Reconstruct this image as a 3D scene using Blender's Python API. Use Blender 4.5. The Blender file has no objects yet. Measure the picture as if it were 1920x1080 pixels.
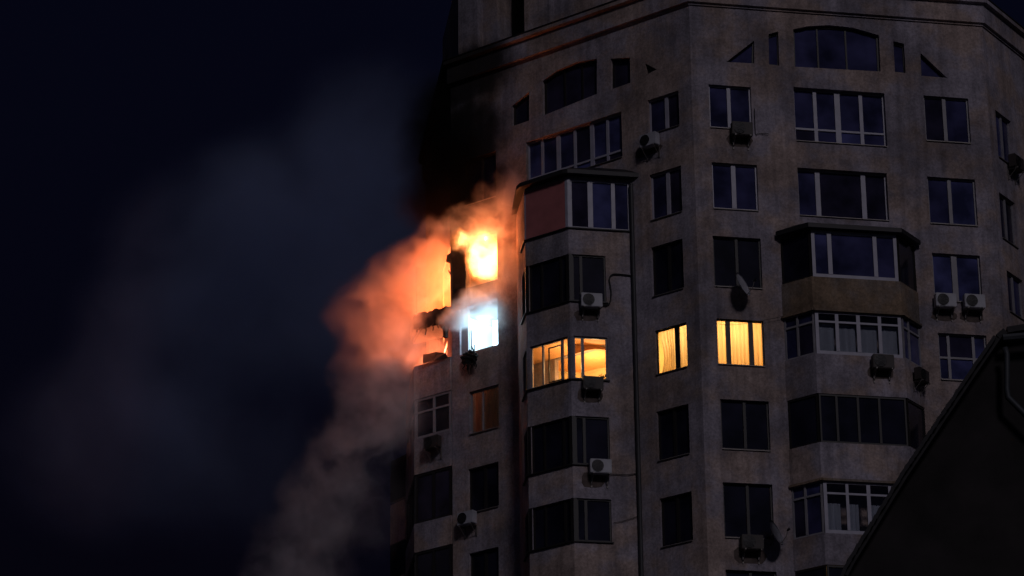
import bpy, bmesh, math, random
from mathutils import Vector, Matrix, geometry
R = math.radians
random.seed(7)
scene = bpy.context.scene
COL = scene.collection

# ------------------------------------------------------------------ camera
F_PX, PITCH, ROLL = 6197.0, R(21.73), R(-0.70)
CAM = Vector((0, 0, 1.7))
_F = Vector((0, math.cos(PITCH), math.sin(PITCH)))
_R = Vector((1, 0, 0))
_U = Vector((0, -math.sin(PITCH), math.cos(PITCH)))
_c, _s = math.cos(ROLL), math.sin(ROLL)
CR = _c * _R + _s * _U
CU = _c * _U - _s * _R
cd = bpy.data.cameras.new('camera')
cam = bpy.data.objects.new('camera', cd)
COL.objects.link(cam)
cd.sensor_width = 36.0
cd.lens = F_PX / 1920 * 36.0
cd.clip_start = 0.5
cd.clip_end = 5000
m = Matrix((CR, CU, -_F)).transposed().to_4x4()
m.translation = CAM
cam.matrix_world = m
scene.camera = cam

# ------------------------------------------------------------------ sky, night key light, exposure
KEY = Vector((0.266, -0.968, 0.62)).normalized()      # towards the light
world = bpy.data.worlds.new('World')
scene.world = world
world.use_nodes = True
wn = world.node_tree
bg = wn.nodes['Background']
sky = wn.nodes.new('ShaderNodeTexSky')
sky.sky_type = 'NISHITA'
sky.sun_disc = False
sky.sun_elevation = R(-3.5)
sky.sun_rotation = math.atan2(KEY.x, KEY.y)
sky.ozone_density = 3.0
wn.links.new(sky.outputs[0], bg.inputs[0])
bg.inputs[1].default_value = 0.17
sun_d = bpy.data.lights.new('night_key', 'SUN')
sun_d.energy = 0.285
sun_d.angle = R(9)
sun_d.color = (0.98, 0.90, 0.99)
sun = bpy.data.objects.new('night_key', sun_d)
COL.objects.link(sun)
sun.rotation_euler = KEY.to_track_quat('Z', 'Y').to_euler()
sun.location = (30, -30, 60)
vs = scene.view_settings
vs.view_transform = 'Standard'
vs.look = 'None'
vs.exposure = 0
vs.gamma = 1
vs.use_curve_mapping = False
scene.render.engine = 'CYCLES'
cy = scene.cycles
cy.use_denoising = True
cy.use_adaptive_sampling = True
cy.adaptive_threshold = 0.02
cy.max_bounces = 8
cy.diffuse_bounces = 3
cy.volume_bounces = 2
cy.transparent_max_bounces = 24
cy.volume_step_rate = 1.0
cy.volume_max_steps = 1024
cy.sample_clamp_indirect = 4
cy.caustics_reflective = False
cy.caustics_refractive = False


# ------------------------------------------------------------------ projection helpers (survey of the photograph)
def ray(px, py):
    return (_F * F_PX + CR * (px - 960) - CU * (py - 540)).normalized()


def at_depth(px, py, Y):
    d = ray(px, py)
    return CAM + d * ((Y - CAM.y) / d.y)


class Face:
    """a vertical wall plane through P running along compass angle psi"""
    def __init__(s, P, psi, right):
        s.P = Vector((P[0], P[1], 0))
        a = R(psi)
        s.d = Vector((math.sin(a), math.cos(a), 0))
        s.n = Vector((math.cos(a), -math.sin(a), 0)) if right else Vector((-math.cos(a), math.sin(a), 0))
        s.right = right
        s.e = s.d if right else -s.d          # towards the right hand of somebody facing the wall

    def uz(s, px, py):
        d = ray(px, py)
        t = (s.P - CAM).dot(s.n) / d.dot(s.n)
        p = CAM + d * t
        return (p - s.P).dot(s.d), p.z

    def hit(s, px, py):
        u, z = s.uz(px, py)
        return s.pt(u, z)

    def pt(s, u, z, out=0.0):
        return s.P + s.d * u + s.n * out + Vector((0, 0, z))

    def shifted(s, out):
        f = Face((0, 0), 0, s.right)
        f.P = s.P + s.n * out
        f.d, f.n, f.right, f.e = s.d, s.n, s.right, s.e
        return f

    def frame(s, u, z, out=0.0):
        """matrix: x to the right along the wall, y into the wall, z up"""
        M = Matrix((s.e, -s.n, Vector((0, 0, 1)))).transposed().to_4x4()
        M.translation = s.pt(u, z, out)
        return M


PA, PB, PC, PD = -52.48, 79.30, -7.5, 34.0
C0 = at_depth(1310, 540, 105.0)
A = Face(C0, PA, False)
B = Face(C0, PB, True)


# ------------------------------------------------------------------ materials
def new_mat(name):
    m = bpy.data.materials.new(name)
    m.use_nodes = True
    return m, m.node_tree.nodes, m.node_tree.links, m.node_tree.nodes['Principled BSDF']


def simple(name, col, rough=0.6, metal=0.0, var=0.15, scale=3.0, bump=0.0):
    m, N, L, P = new_mat(name)
    tc = N.new('ShaderNodeTexCoord')
    nz = N.new('ShaderNodeTexNoise')
    nz.inputs['Scale'].default_value = scale
    nz.inputs['Detail'].default_value = 5
    L.new(tc.outputs['Object'], nz.inputs['Vector'])
    cr = N.new('ShaderNodeValToRGB')
    cr.color_ramp.elements[0].position = 0.3
    cr.color_ramp.elements[1].position = 0.7
    cr.color_ramp.elements[0].color = (*[c * (1 - var) for c in col], 1)
    cr.color_ramp.elements[1].color = (*[min(1, c * (1 + var)) for c in col], 1)
    L.new(nz.outputs[0], cr.inputs[0])
    L.new(cr.outputs[0], P.inputs['Base Color'])
    P.inputs['Roughness'].default_value = rough
    P.inputs['Metallic'].default_value = metal
    if bump:
        b = N.new('ShaderNodeBump')
        b.inputs['Strength'].default_value = bump
        b.inputs['Distance'].default_value = 0.02
        L.new(nz.outputs[0], b.inputs['Height'])
        L.new(b.outputs[0], P.inputs['Normal'])
    return m


def plaster(name, col, soot=True):
    """weathered render: blotches, rain streaks, hairline panel joints, soot above the burning flat and painted darkening on the cornice end"""
    m, N, L, P = new_mat(name)
    tc = N.new('ShaderNodeTexCoord')

    def noise(scale, detail=6, vec=None, rough=0.6):
        n = N.new('ShaderNodeTexNoise')
        n.inputs['Scale'].default_value = scale
        n.inputs['Detail'].default_value = detail
        n.inputs['Roughness'].default_value = rough
        L.new(vec or tc.outputs['Object'], n.inputs['Vector'])
        return n.outputs[0]

    def math_(op, a, b=None, clamp=False):
        n = N.new('ShaderNodeMath')
        n.operation = op
        n.use_clamp = clamp
        for i, v in enumerate((a, b)):
            if v is None:
                continue
            if isinstance(v, (int, float)):
                n.inputs[i].default_value = v
            else:
                L.new(v, n.inputs[i])
        return n.outputs[0]

    def ramp(v, lo, hi, a=0.0, b=1.0):
        n = N.new('ShaderNodeMapRange')
        n.interpolation_type = 'SMOOTHSTEP'
        n.inputs['From Min'].default_value = lo
        n.inputs['From Max'].default_value = hi
        n.inputs['To Min'].default_value = a
        n.inputs['To Max'].default_value = b
        L.new(v, n.inputs['Value'])
        return n.outputs[0]

    big = ramp(noise(0.35), 0.3, 0.7, 0.66, 1.16)
    mid = ramp(noise(1.7), 0.3, 0.7, 0.8, 1.15)
    fine = ramp(noise(11, 8, rough=0.75), 0.32, 0.68, 0.74, 1.26)
    mp = N.new('ShaderNodeMapping')
    mp.inputs['Scale'].default_value = (3.0, 3.0, 0.16)
    L.new(tc.outputs['Object'], mp.inputs[0])
    streak = ramp(noise(1.2, 5, mp.outputs[0]), 0.32, 0.6, 0.80, 1.05)
    v = math_('MULTIPLY', math_('MULTIPLY', big, mid), math_('MULTIPLY', fine, streak))
    # warm / cool patches of old paint
    tint = N.new('ShaderNodeMix')
    tint.data_type = 'RGBA'
    tint.inputs[6].default_value = (col[0] * 1.10, col[1] * 0.99, col[2] * 0.86, 1)
    tint.inputs[7].default_value = (col[0] * 0.93, col[1] * 0.98, col[2] * 1.1, 1)
    L.new(ramp(noise(0.55, 4), 0.4, 0.6), tint.inputs[0])
    sc = N.new('ShaderNodeVectorMath')
    sc.operation = 'SCALE'
    L.new(tint.outputs[2], sc.inputs[0])
    L.new(v, sc.inputs['Scale'])
    out = sc.outputs[0]
    if soot:
        wob = N.new('ShaderNodeTexNoise')
        wob.inputs['Scale'].default_value = 0.6
        wob.inputs['Detail'].default_value = 6
        L.new(tc.outputs['Object'], wob.inputs['Vector'])
        total = None
        for (px, py, rx, rz, lo, hi) in SOOT_SHADE:
            c = A.hit(px, py)
            sub = N.new('ShaderNodeVectorMath')
            sub.operation = 'SUBTRACT'
            L.new(tc.outputs['Object'], sub.inputs[0])
            sub.inputs[1].default_value = c
            mul = N.new('ShaderNodeVectorMath')
            mul.operation = 'MULTIPLY'
            L.new(sub.outputs[0], mul.inputs[0])
            mul.inputs[1].default_value = (1 / rx, 1 / rx, 1 / rz)
            ln = N.new('ShaderNodeVectorMath')
            ln.operation = 'LENGTH'
            L.new(mul.outputs[0], ln.inputs[0])
            dd = math_('ADD', ln.outputs['Value'], math_('MULTIPLY', math_('SUBTRACT', wob.outputs[0], 0.5), 1.3))
            k = ramp(dd, lo, hi, 1.0, 0.0)
            total = k if total is None else math_('MAXIMUM', total, k)
        mx = N.new('ShaderNodeMix')
        mx.data_type = 'RGBA'
        L.new(math_('MULTIPLY', total, 0.95), mx.inputs[0])
        L.new(out, mx.inputs[6])
        mx.inputs[7].default_value = (0.012, 0.010, 0.010, 1)
        out = mx.outputs[2]
    L.new(out, P.inputs['Base Color'])
    P.inputs['Roughness'].default_value = 0.9
    P.inputs['Specular IOR Level'].default_value = 0.2
    b = N.new('ShaderNodeBump')
    b.inputs['Strength'].default_value = 0.6
    b.inputs['Distance'].default_value = 0.02
    L.new(noise(9, 6), b.inputs['Height'])
    L.new(b.outputs[0], P.inputs['Normal'])
    return m


SOOT_SHADE = [(862, 140, 2.6, 1.6, 0.6, 1.3), (880, 330, 2.0, 4.4, 0.5, 1.25), (893, 480, 1.6, 1.7, 0.8, 1.2)]  # soot; the cornice ellipse is darkening painted over fire-lit rims


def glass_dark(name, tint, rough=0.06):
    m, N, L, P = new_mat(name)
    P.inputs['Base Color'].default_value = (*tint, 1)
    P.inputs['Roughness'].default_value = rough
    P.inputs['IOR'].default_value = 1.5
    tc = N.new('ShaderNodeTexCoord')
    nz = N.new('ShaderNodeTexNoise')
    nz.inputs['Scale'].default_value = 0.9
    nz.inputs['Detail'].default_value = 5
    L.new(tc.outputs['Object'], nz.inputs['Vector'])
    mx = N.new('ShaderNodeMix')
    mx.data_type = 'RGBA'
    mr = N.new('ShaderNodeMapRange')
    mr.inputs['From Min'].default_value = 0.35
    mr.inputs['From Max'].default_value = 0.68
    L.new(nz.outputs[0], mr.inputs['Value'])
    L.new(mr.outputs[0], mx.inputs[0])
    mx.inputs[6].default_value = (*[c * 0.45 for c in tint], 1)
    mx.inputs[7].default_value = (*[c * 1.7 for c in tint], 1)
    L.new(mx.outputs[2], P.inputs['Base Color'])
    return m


def glass_clear(name, tr=0.9):
    m = bpy.data.materials.new(name)
    m.use_nodes = True
    N, L = m.node_tree.nodes, m.node_tree.links
    N.clear()
    o = N.new('ShaderNodeOutputMaterial')
    t = N.new('ShaderNodeBsdfTransparent')
    t.inputs[0].default_value = (tr, tr, tr, 1)
    g = N.new('ShaderNodeBsdfGlossy')
    g.inputs['Roughness'].default_value = 0.05
    fr = N.new('ShaderNodeFresnel')
    fr.inputs[0].default_value = 1.45
    mx = N.new('ShaderNodeMixShader')
    L.new(fr.outputs[0], mx.inputs[0])
    L.new(t.outputs[0], mx.inputs[1])
    L.new(g.outputs[0], mx.inputs[2])
    L.new(mx.outputs[0], o.inputs[0])
    return m


def cloth(name, col, trans=0.6):
    m = bpy.data.materials.new(name)
    m.use_nodes = True
    N, L = m.node_tree.nodes, m.node_tree.links
    N.clear()
    o = N.new('ShaderNodeOutputMaterial')
    d = N.new('ShaderNodeBsdfDiffuse')
    t = N.new('ShaderNodeBsdfTranslucent')
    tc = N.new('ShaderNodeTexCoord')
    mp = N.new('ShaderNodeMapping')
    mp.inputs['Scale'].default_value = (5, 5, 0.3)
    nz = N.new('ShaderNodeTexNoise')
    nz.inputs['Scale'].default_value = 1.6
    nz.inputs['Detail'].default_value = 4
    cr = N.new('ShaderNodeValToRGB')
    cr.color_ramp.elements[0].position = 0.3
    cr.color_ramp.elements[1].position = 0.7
    cr.color_ramp.elements[0].color = (*[c * 0.70 for c in col], 1)  # darker streaks painted in to strengthen the fold shading
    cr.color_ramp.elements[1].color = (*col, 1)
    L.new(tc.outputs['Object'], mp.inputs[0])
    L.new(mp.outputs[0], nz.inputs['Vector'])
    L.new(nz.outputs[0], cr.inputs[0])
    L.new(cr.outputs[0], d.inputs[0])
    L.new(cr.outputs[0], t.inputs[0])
    mx = N.new('ShaderNodeMixShader')
    mx.inputs[0].default_value = trans
    L.new(d.outputs[0], mx.inputs[1])
    L.new(t.outputs[0], mx.inputs[2])
    L.new(mx.outputs[0], o.inputs[0])
    return m


def emissive(name, col, s):
    m, N, L, P = new_mat(name)
    P.inputs['Base Color'].default_value = (*col, 1)
    P.inputs['Emission Color'].default_value = (*col, 1)
    P.inputs['Emission Strength'].default_value = s
    return m


M_PLASTER = plaster('facade_plaster', (0.365, 0.315, 0.33))
M_BROWN = plaster('brown_parapet_plaster', (0.24, 0.19, 0.15), soot=False)
M_PVC = simple('white_window_frame', (0.42, 0.41, 0.50), 0.4, var=0.12)
M_PVC_DIM = simple('grey_window_frame', (0.30, 0.29, 0.32), 0.5, var=0.15)
M_BROWNF = simple('dark_wood_frame', (0.018, 0.015, 0.015), 0.5)
M_WARMF = simple('brown_wood_frame', (0.06, 0.045, 0.035), 0.5)
M_PANE_A = glass_dark('night_window_glass', (0.040, 0.040, 0.105))  # the reflected night sky is painted into these pane tints
M_PANE_B = glass_dark('blue_sky_tint_glass', (0.060, 0.064, 0.170))
M_PANE_C = glass_dark('dark_sky_tint_glass', (0.026, 0.022, 0.045))
M_PANE = 'mixed'
M_PANE2 = glass_dark('black_balcony_glass', (0.013, 0.012, 0.024), 0.12)
M_CLEAR = glass_clear('clear_glass')
M_TINROOF = simple('dark_tin', (0.03, 0.028, 0.03), 0.55, 0.4)
M_PINK = simple('glow_tinted_sandwich_panel', (0.50, 0.17, 0.17), 0.6, var=0.12, scale=2)  # red tint paints the fire's glow onto this panel
M_PIPE = simple('dark_downpipe_metal', (0.035, 0.035, 0.04), 0.6)
M_AC = simple('aged_white_enamel', (0.44, 0.44, 0.49), 0.5, var=0.15)
M_ACD = simple('dark_brown_enamel', (0.045, 0.036, 0.034), 0.6, var=0.2)
M_DARK = simple('black_plastic', (0.015, 0.015, 0.018), 0.5)
M_STEEL = simple('bracket_steel', (0.22, 0.20, 0.19), 0.5, 0.5)
M_WALLPATCH = simple('dark_wall_patch', (0.10, 0.075, 0.068), 0.9, var=0.4, scale=5)  # darker brown patches below the wall units
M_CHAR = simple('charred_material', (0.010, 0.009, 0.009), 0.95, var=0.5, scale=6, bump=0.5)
M_CONC = simple('concrete', (0.22, 0.21, 0.20), 0.9, var=0.2, scale=2, bump=0.3)
M_ROOMDARK = simple('unlit_room_paint', (0.05, 0.05, 0.05), 0.9)
M_WALLY = simple('yellow_room_wall', (0.80, 0.62, 0.30), 0.8, var=0.08)
M_CEILO = simple('orange_ceiling_paint', (0.78, 0.40, 0.16), 0.7, var=0.06)
M_ROOMW = simple('white_room_wall', (0.8, 0.82, 0.85), 0.8, var=0.05)


# ------------------------------------------------------------------ mesh helpers
def obj(name, bm, mat, parent=None, smooth=False):
    me = bpy.data.meshes.new(name)
    bm.normal_update()
    bm.to_mesh(me)
    bm.free()
    if mat is not None:
        me.materials.append(mat)
    if smooth:
        for p in me.polygons:
            p.use_smooth = True
    o = bpy.data.objects.new(name, me)
    COL.objects.link(o)
    if parent is not None:
        o.parent = parent
    return o


def tag(o, label=None, cat=None, group=None, kind=None):
    if label:
        o['label'] = label
    if cat:
        o['category'] = cat
    if group:
        o['group'] = group
    if kind:
        o['kind'] = kind
    return o


def empty(name, mat, label, cat, group=None):
    o = bpy.data.objects.new(name, None)
    o.empty_display_size = 0.3
    COL.objects.link(o)
    if isinstance(mat, Matrix):
        o.matrix_world = mat
    else:
        o.location = mat
    return tag(o, label, cat, group)


def hexa(bm, p):
    v = [bm.verts.new(q) for q in p]
    for f in ((0, 1, 2, 3), (7, 6, 5, 4), (0, 4, 5, 1), (1, 5, 6, 2), (2, 6, 7, 3), (3, 7, 4, 0)):
        bm.faces.new([v[i] for i in f])


def fbox(bm, face, u0, u1, z0, z1, o0, o1):
    """box between two outward offsets on a wall face"""
    hexa(bm, [face.pt(u0, z0, o0), face.pt(u1, z0, o0), face.pt(u1, z1, o0), face.pt(u0, z1, o0),
              face.pt(u0, z0, o1), face.pt(u1, z0, o1), face.pt(u1, z1, o1), face.pt(u0, z1, o1)])


def lbox(bm, x0, x1, y0, y1, z0, z1):
    hexa(bm, [(x0, y0, z0), (x1, y0, z0), (x1, y1, z0), (x0, y1, z0), (x0, y0, z1), (x1, y0, z1), (x1, y1, z1), (x0, y1, z1)])


def tube(bm, pts, r, seg=8):
    pts = [Vector(p) for p in pts]
    rings = []
    for i, p in enumerate(pts):
        t = (pts[min(i + 1, len(pts) - 1)] - pts[max(i - 1, 0)]).normalized()
        a = t.orthogonal().normalized()
        if rings:
            a = (prev - t * prev.dot(t)).normalized()
        prev = a
        b = t.cross(a)
        rr = r[i] if isinstance(r, (list, tuple)) else r
        rings.append([bm.verts.new(p + (a * math.cos(2 * math.pi * k / seg) + b * math.sin(2 * math.pi * k / seg)) * rr) for k in range(seg)])
    for q, w in zip(rings, rings[1:]):
        for k in range(seg):
            bm.faces.new((q[k], q[(k + 1) % seg], w[(k + 1) % seg], w[k]))
    bm.faces.new(rings[0][::-1])
    bm.faces.new(rings[-1])


def inside(pt, poly):
    x, y = pt
    c = False
    for i in range(len(poly)):
        x1, y1 = poly[i]
        x2, y2 = poly[i - 1]
        if (y1 > y) != (y2 > y) and x < (x2 - x1) * (y - y1) / (y2 - y1) + x1:
            c = not c
    return c


def panel(face, u0, u1, z0, z1, holes, mat, parent, name='wall', depth=0.22, out=0.0):
    """a wall plane with real openings and reveals"""
    if u0 > u1:
        u0, u1 = u1, u0
    outer = [(u0, z0), (u1, z0), (u1, z1), (u0, z1)]
    vs, es = [], []
    for poly in [outer] + holes:
        k = len(vs)
        vs += [Vector(p) for p in poly]
        es += [(k + i, k + (i + 1) % len(poly)) for i in range(len(poly))]
    r = geometry.delaunay_2d_cdt(vs, es, [], 0, 1e-5)
    bm = bmesh.new()
    V = [bm.verts.new(face.pt(p.x, p.y, out)) for p in r[0]]
    for f in r[2]:
        cx = sum(r[0][i].x for i in f) / len(f)
        cz = sum(r[0][i].y for i in f) / len(f)
        if any(inside((cx, cz), h) for h in holes):
            continue
        bm.faces.new([V[i] for i in f])
    for h in holes:
        for i in range(len(h)):
            a, b = h[i - 1], h[i]
            bm.faces.new([bm.verts.new(face.pt(a[0], a[1], out)), bm.verts.new(face.pt(b[0], b[1], out)),
                          bm.verts.new(face.pt(b[0], b[1], out - depth)), bm.verts.new(face.pt(a[0], a[1], out - depth))])
    return obj(name, bm, mat, parent)


def rect(u0, u1, z0, z1):
    if u0 > u1:
        u0, u1 = u1, u0
    return [(u0, z0), (u1, z0), (u1, z1), (u0, z1)]


def window(face, u0, u1, z0, z1, mull=(), trans=(), fm=None, pm=None, parent=None, rec=0.10, fw=0.055, mw=0.10,
           label=None, sill=True, half=None, open_sash=False, mws=None):
    """window > frame, pane ..., sill.  trans: list of z; mull: list of u"""
    fm, pm = fm or M_PVC, pm or M_PANE
    if u0 > u1:
        u0, u1 = u1, u0
    o0, o1 = -rec - 0.06, -rec
    bm = bmesh.new()
    e = 0.002
    fbox(bm, face, u0 + e, u0 + fw, z0 + e, z1 - e, o0, o1)
    fbox(bm, face, u1 - fw, u1 - e, z0 + e, z1 - e, o0, o1)
    fbox(bm, face, u0 + fw, u1 - fw, z0 + e, z0 + fw, o0, o1)
    fbox(bm, face, u0 + fw, u1 - fw, z1 - fw, z1 - e, o0, o1)
    ms = sorted(mull)
    cols = [u0 + fw]
    for i, u in enumerate(ms):
        w = (mws[i] if mws else mw) / 2
        fbox(bm, face, u - w, u + w, z0 + fw, z1 - fw, o0, o1 + 0.012)
        cols += [u - w, u + w]
    cols.append(u1 - fw)
    ts = sorted(trans)
    for (a, b) in zip(cols[::2], cols[1::2]):
        for t in ts:
            fbox(bm, face, a, b, t - 0.035, t + 0.035, o0, o1 + 0.006)
        if half:          # extra thin sash frame line inside each light
            pass
    w = bpy.data.objects.new('window', None)
    COL.objects.link(w)
    w.parent = parent
    if label:
        w['label'] = label
    obj('frame', bm, fm, w)
    rows = [z0 + fw]
    for t in ts:
        rows += [t - 0.035, t + 0.035]
    rows.append(z1 - fw)
    k = 0
    for (a, b) in zip(cols[::2], cols[1::2]):
        for (c, d) in zip(rows[::2], rows[1::2]):
            pb = bmesh.new()
            po = -rec - 0.04 - 0.004 * random.random()
            fbox(pb, face, a + e, b - e, c + e, d - e, po - 0.008, po)
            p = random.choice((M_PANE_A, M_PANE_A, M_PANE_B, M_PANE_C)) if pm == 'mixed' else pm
            if p is not None:
                obj('pane', pb, p, w)
            k += 1
    if sill:
        sb = bmesh.new()
        s0, s1 = u0 + 0.01, u1 - 0.01
        hexa(sb, [face.pt(s0, z0 - 0.035, -rec), face.pt(s1, z0 - 0.035, -rec), face.pt(s1, z0 - 0.05, 0.05), face.pt(s0, z0 - 0.05, 0.05),
                  face.pt(s0, z0 + 0.001, -rec), face.pt(s1, z0 + 0.001, -rec), face.pt(s1, z0 - 0.025, 0.05), face.pt(s0, z0 - 0.025, 0.05)])
        obj('sill', sb, M_STEEL, w)
    return w


def wpx(face, xl, xr, ytl, ybl):
    """opening surveyed by its left/right edges and the heights of its left corners"""
    ym = (ytl + ybl) / 2
    ul = face.uz(xl, ym)[0]
    z1 = face.uz(xl, ytl)[1]
    z0 = face.uz(xl, ybl)[1]
    # right edge at the image height of the middle there
    sl = -0.30 if face is A or face.n.dot(A.n) > 0.99 else 0.07
    ur = face.uz(xr, ym + sl * (xr - xl))[0]
    return ul, ur, z0, z1


# ------------------------------------------------------------------ the building
base = Vector((C0.x, C0.y, 0))
bld = empty('apartment_building', (0, 0, 0), 'tall beige rendered apartment tower with one flat on fire', 'building')
ZTOP = B.uz(1312, 10)[1]
print('ZTOP', ZTOP, 'C0', C0)
uA_end = A.uz(848, 820)[0]
uB_end = B.uz(1868, 420)[0]
Q0 = A.pt(uA_end, 0)
CW = Face(Q0, PC, False)
E0 = B.pt(uB_end, 0)
D = Face(E0, PD, True)
print('A len', uA_end, 'B len', uB_end)

holesA, holesB, holesD = [], [], []
wins = []          # deferred window builds


def add(face, holes, xl, xr, yt, yb, mull=(), trans=(), **kw):
    ul, ur, z0, z1 = wpx(face, xl, xr, yt, yb)
    holes.append(rect(ul, ur, z0, z1))
    ym = (yt + yb) / 2
    sl = -0.30 if face is A else 0.07
    ms = [face.uz(x, ym + sl * (x - xl))[0] for x in mull]
    ts = [face.uz(xl, y)[1] for y in trans]
    wins.append((face, ul, ur, z0, z1, ms, ts, kw))
    return ul, ur, z0, z1


def poly_hole(face, holes, pts):
    p = [face.uz(x, y) for x, y in pts]
    holes.append(p)
    return p


DK = dict(fm=M_BROWNF, pm=M_PANE2, sill=True)
WH = dict(fm=M_PVC, pm=M_PANE)
# B: left column
add(B, holesB, 1330, 1409, 158, 237, [1368], fm=M_PVC, pm=M_PANE, mws=[0.13])
add(B, holesB, 1336, 1421, 304, 389, [1377], fm=M_PVC, pm=M_PANE, mws=[0.16])
add(B, holesB, 1338, 1428, 442, 535, [1383], **DK)
b_lit = add(B, holesB, 1345, 1433, 597, 681, [1367, 1410], fm=M_WARMF, pm=M_CLEAR, mws=[0.16, 0.16], fw=0.035, label='window lit yellow behind drawn curtains, beside the corner')
add(B, holesB, 1352, 1443, 748, 840, [1398], **DK)
add(B, holesB, 1357, 1450, 904, 1006, [1404], **DK)
add(B, holesB, 1362, 1458, 1068, 1160, [1410], **DK)
# B: middle, above the glazed balconies
ul, ur, z0, z1 = wpx(B, 1490, 1661, 163, 262)
holesB.append(rect(ul, ur, z0, z1))
ym = 210
wins.append((B, ul, ur, z0, z1, [B.uz(x, 215)[0] for x in (1531, 1573, 1617)], [B.uz(1490, 237)[1]], dict(fm=M_PVC, pm=M_PANE, mws=[0.13, 0.2, 0.13], rec=0.16)))
add(B, holesB, 1497, 1665, 314, 402, [1536, 1622], fm=M_PVC, pm=M_PANE, mws=[0.17, 0.17], rec=0.16)
# B: right column
add(B, holesB, 1734, 1818, 179, 262, [1773], fm=M_PVC_DIM, pm=M_PANE, mws=[0.13])
add(B, holesB, 1741, 1831, 331, 417, [1783], fm=M_PVC_DIM, pm=M_PANE, mws=[0.13])
add(B, holesB, 1750, 1840, 474, 562, [1792], fm=M_PVC_DIM, pm=M_PANE, mws=[0.2])
add(B, holesB, 1761, 1852, 624, 710, [1781, 1828], [668], fm=M_PVC_DIM, pm=M_PANE)
add(B, holesB, 1768, 1862, 785, 870, [1812], **DK)
# A: right column
add(A, holesA, 1215, 1273, 188, 252, [1247], fm=M_PVC, pm=M_PANE, mws=[0.13])
add(A, holesA, 1219, 1278, 328, 413, [1250], fm=M_PVC, pm=M_PANE, mws=[0.14])
add(A, holesA, 1222, 1281, 464, 556, [1252], **DK)
a_lit = add(A, holesA, 1229, 1288, 620, 702, [1267], fm=M_BROWNF, pm=M_CLEAR, mws=[0.17], fw=0.04, label='window lit bright yellow with gathered curtains')
add(A, holesA, 1232, 1292, 772, 864, [1262], **DK)
add(A, holesA, 1238, 1298, 935, 1026, [1268], **DK)
add(A, holesA, 1243, 1303, 1096, 1190, [1273], **DK)
# A: left column (fire side)
fireW = wpx(A, 874, 932.5, 449, 541)
holesA.append(rect(*fireW))
whiteW = wpx(A, 862, 933, 580, 666)
holesA.append(rect(*whiteW))
a_dim = add(A, holesA, 880, 935, 735, 814, [902], fm=M_PVC_DIM, pm=M_CLEAR, mws=[0.05], label='window dimly lit amber under the burnt one')
add(A, holesA, 878, 935, 880, 962, [907], **DK)
add(A, holesA, 880, 935, 1038, 1115, [908], **DK)
add(A, holesA, 872, 930, 302, 385, [902], fm=M_CHAR, pm=M_PANE2)
# A: the long seven-light window over the bay
ul, ur, z0, z1 = wpx(A, 987, 1166, 267, 350)
holesA.append(rect(ul, ur, z0, z1))
ms = [A.uz(x, 260 - .3 * (x - 1050))[0] for x in (1013, 1043, 1074, 1106, 1135)]
wins.append((A, ul, ur, z0, z1, ms, [A.uz(1060, 312)[1]], dict(fm=M_PVC, pm=M_PANE, mws=[0.1, 0.16, 0.10, 0.16, 0.1][::-1], rec=0.12)))
# top storey shaped openings
polyA = [
    poly_hole(A, holesA, [(960, 237), (960, 199), (992, 172), (992, 226)]),
    poly_hole(A, holesA, [(1018, 217), (1017, 152), (1045, 132), (1080, 117), (1119, 110), (1119, 176)]),
    poly_hole(A, holesA, [(1145, 168), (1145, 110), (1181, 108), (1182, 155)]),
    poly_hole(A, holesA, [(1211, 140), (1210, 119), (1232, 130)])]
polyB = [
    poly_hole(B, holesB, [(1362, 116), (1414, 119), (1414, 76)]),
    poly_hole(B, holesB, [(1442, 121), (1461, 123), (1459, 59), (1441, 64)]),
    poly_hole(B, holesB, [(1490, 125), (1651, 134), (1648, 66), (1600, 52), (1555, 47), (1515, 49), (1487, 55)]),
    poly_hole(B, holesB, [(1678, 135), (1698, 137), (1695, 82), (1675, 77)]),
    poly_hole(B, holesB, [(1727, 142), (1776, 146), (1726, 99)])]
# D: the receding face on the right
for (xl, xr, yt, yb) in ((1869, 1905, 208, 290), (1876, 1912, 362, 442), (1890, 1926, 508, 580)):
    ul = D.uz(xl, (yt + yb) / 2)[0]
    ur = ul + 1.25
    z1, z0 = D.uz(xl, yt)[1], D.uz(xl, yb)[1]
    holesD.append(rect(ul, ur, z0, z1))
    wins.append((D, ul, ur, z0, z1, [ul + 0.62], [], dict(fm=M_PVC_DIM, pm=M_PANE)))

_u = A.uz(1187, 540)[0]
_f = Face(A.pt(_u, 0), PB, True)
holesA.append(rect(_u + 0.15, _u + 3.45, _f.uz(1069, 709)[1] - 0.2, _f.uz(1069, 629)[1] + 0.08))
panel(A, 0, uA_end, 0, ZTOP, holesA, M_PLASTER, bld)
panel(B, 0, uB_end, 0, ZTOP, holesB, M_PLASTER, bld)
panel(D, 0, 9.0, 0, ZTOP, holesD, M_PLASTER, bld)
zFlo, zFhi = A.uz(848, 592)[1], A.uz(848, 452)[1]
panel(CW, 0, 9.0, 0, ZTOP, [rect(0.25, 2.9, zFlo, zFhi), rect(1.5, 2.9, A.uz(848, 700)[1], A.uz(848, 612)[1])], M_PLASTER, bld, depth=0.05)
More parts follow.
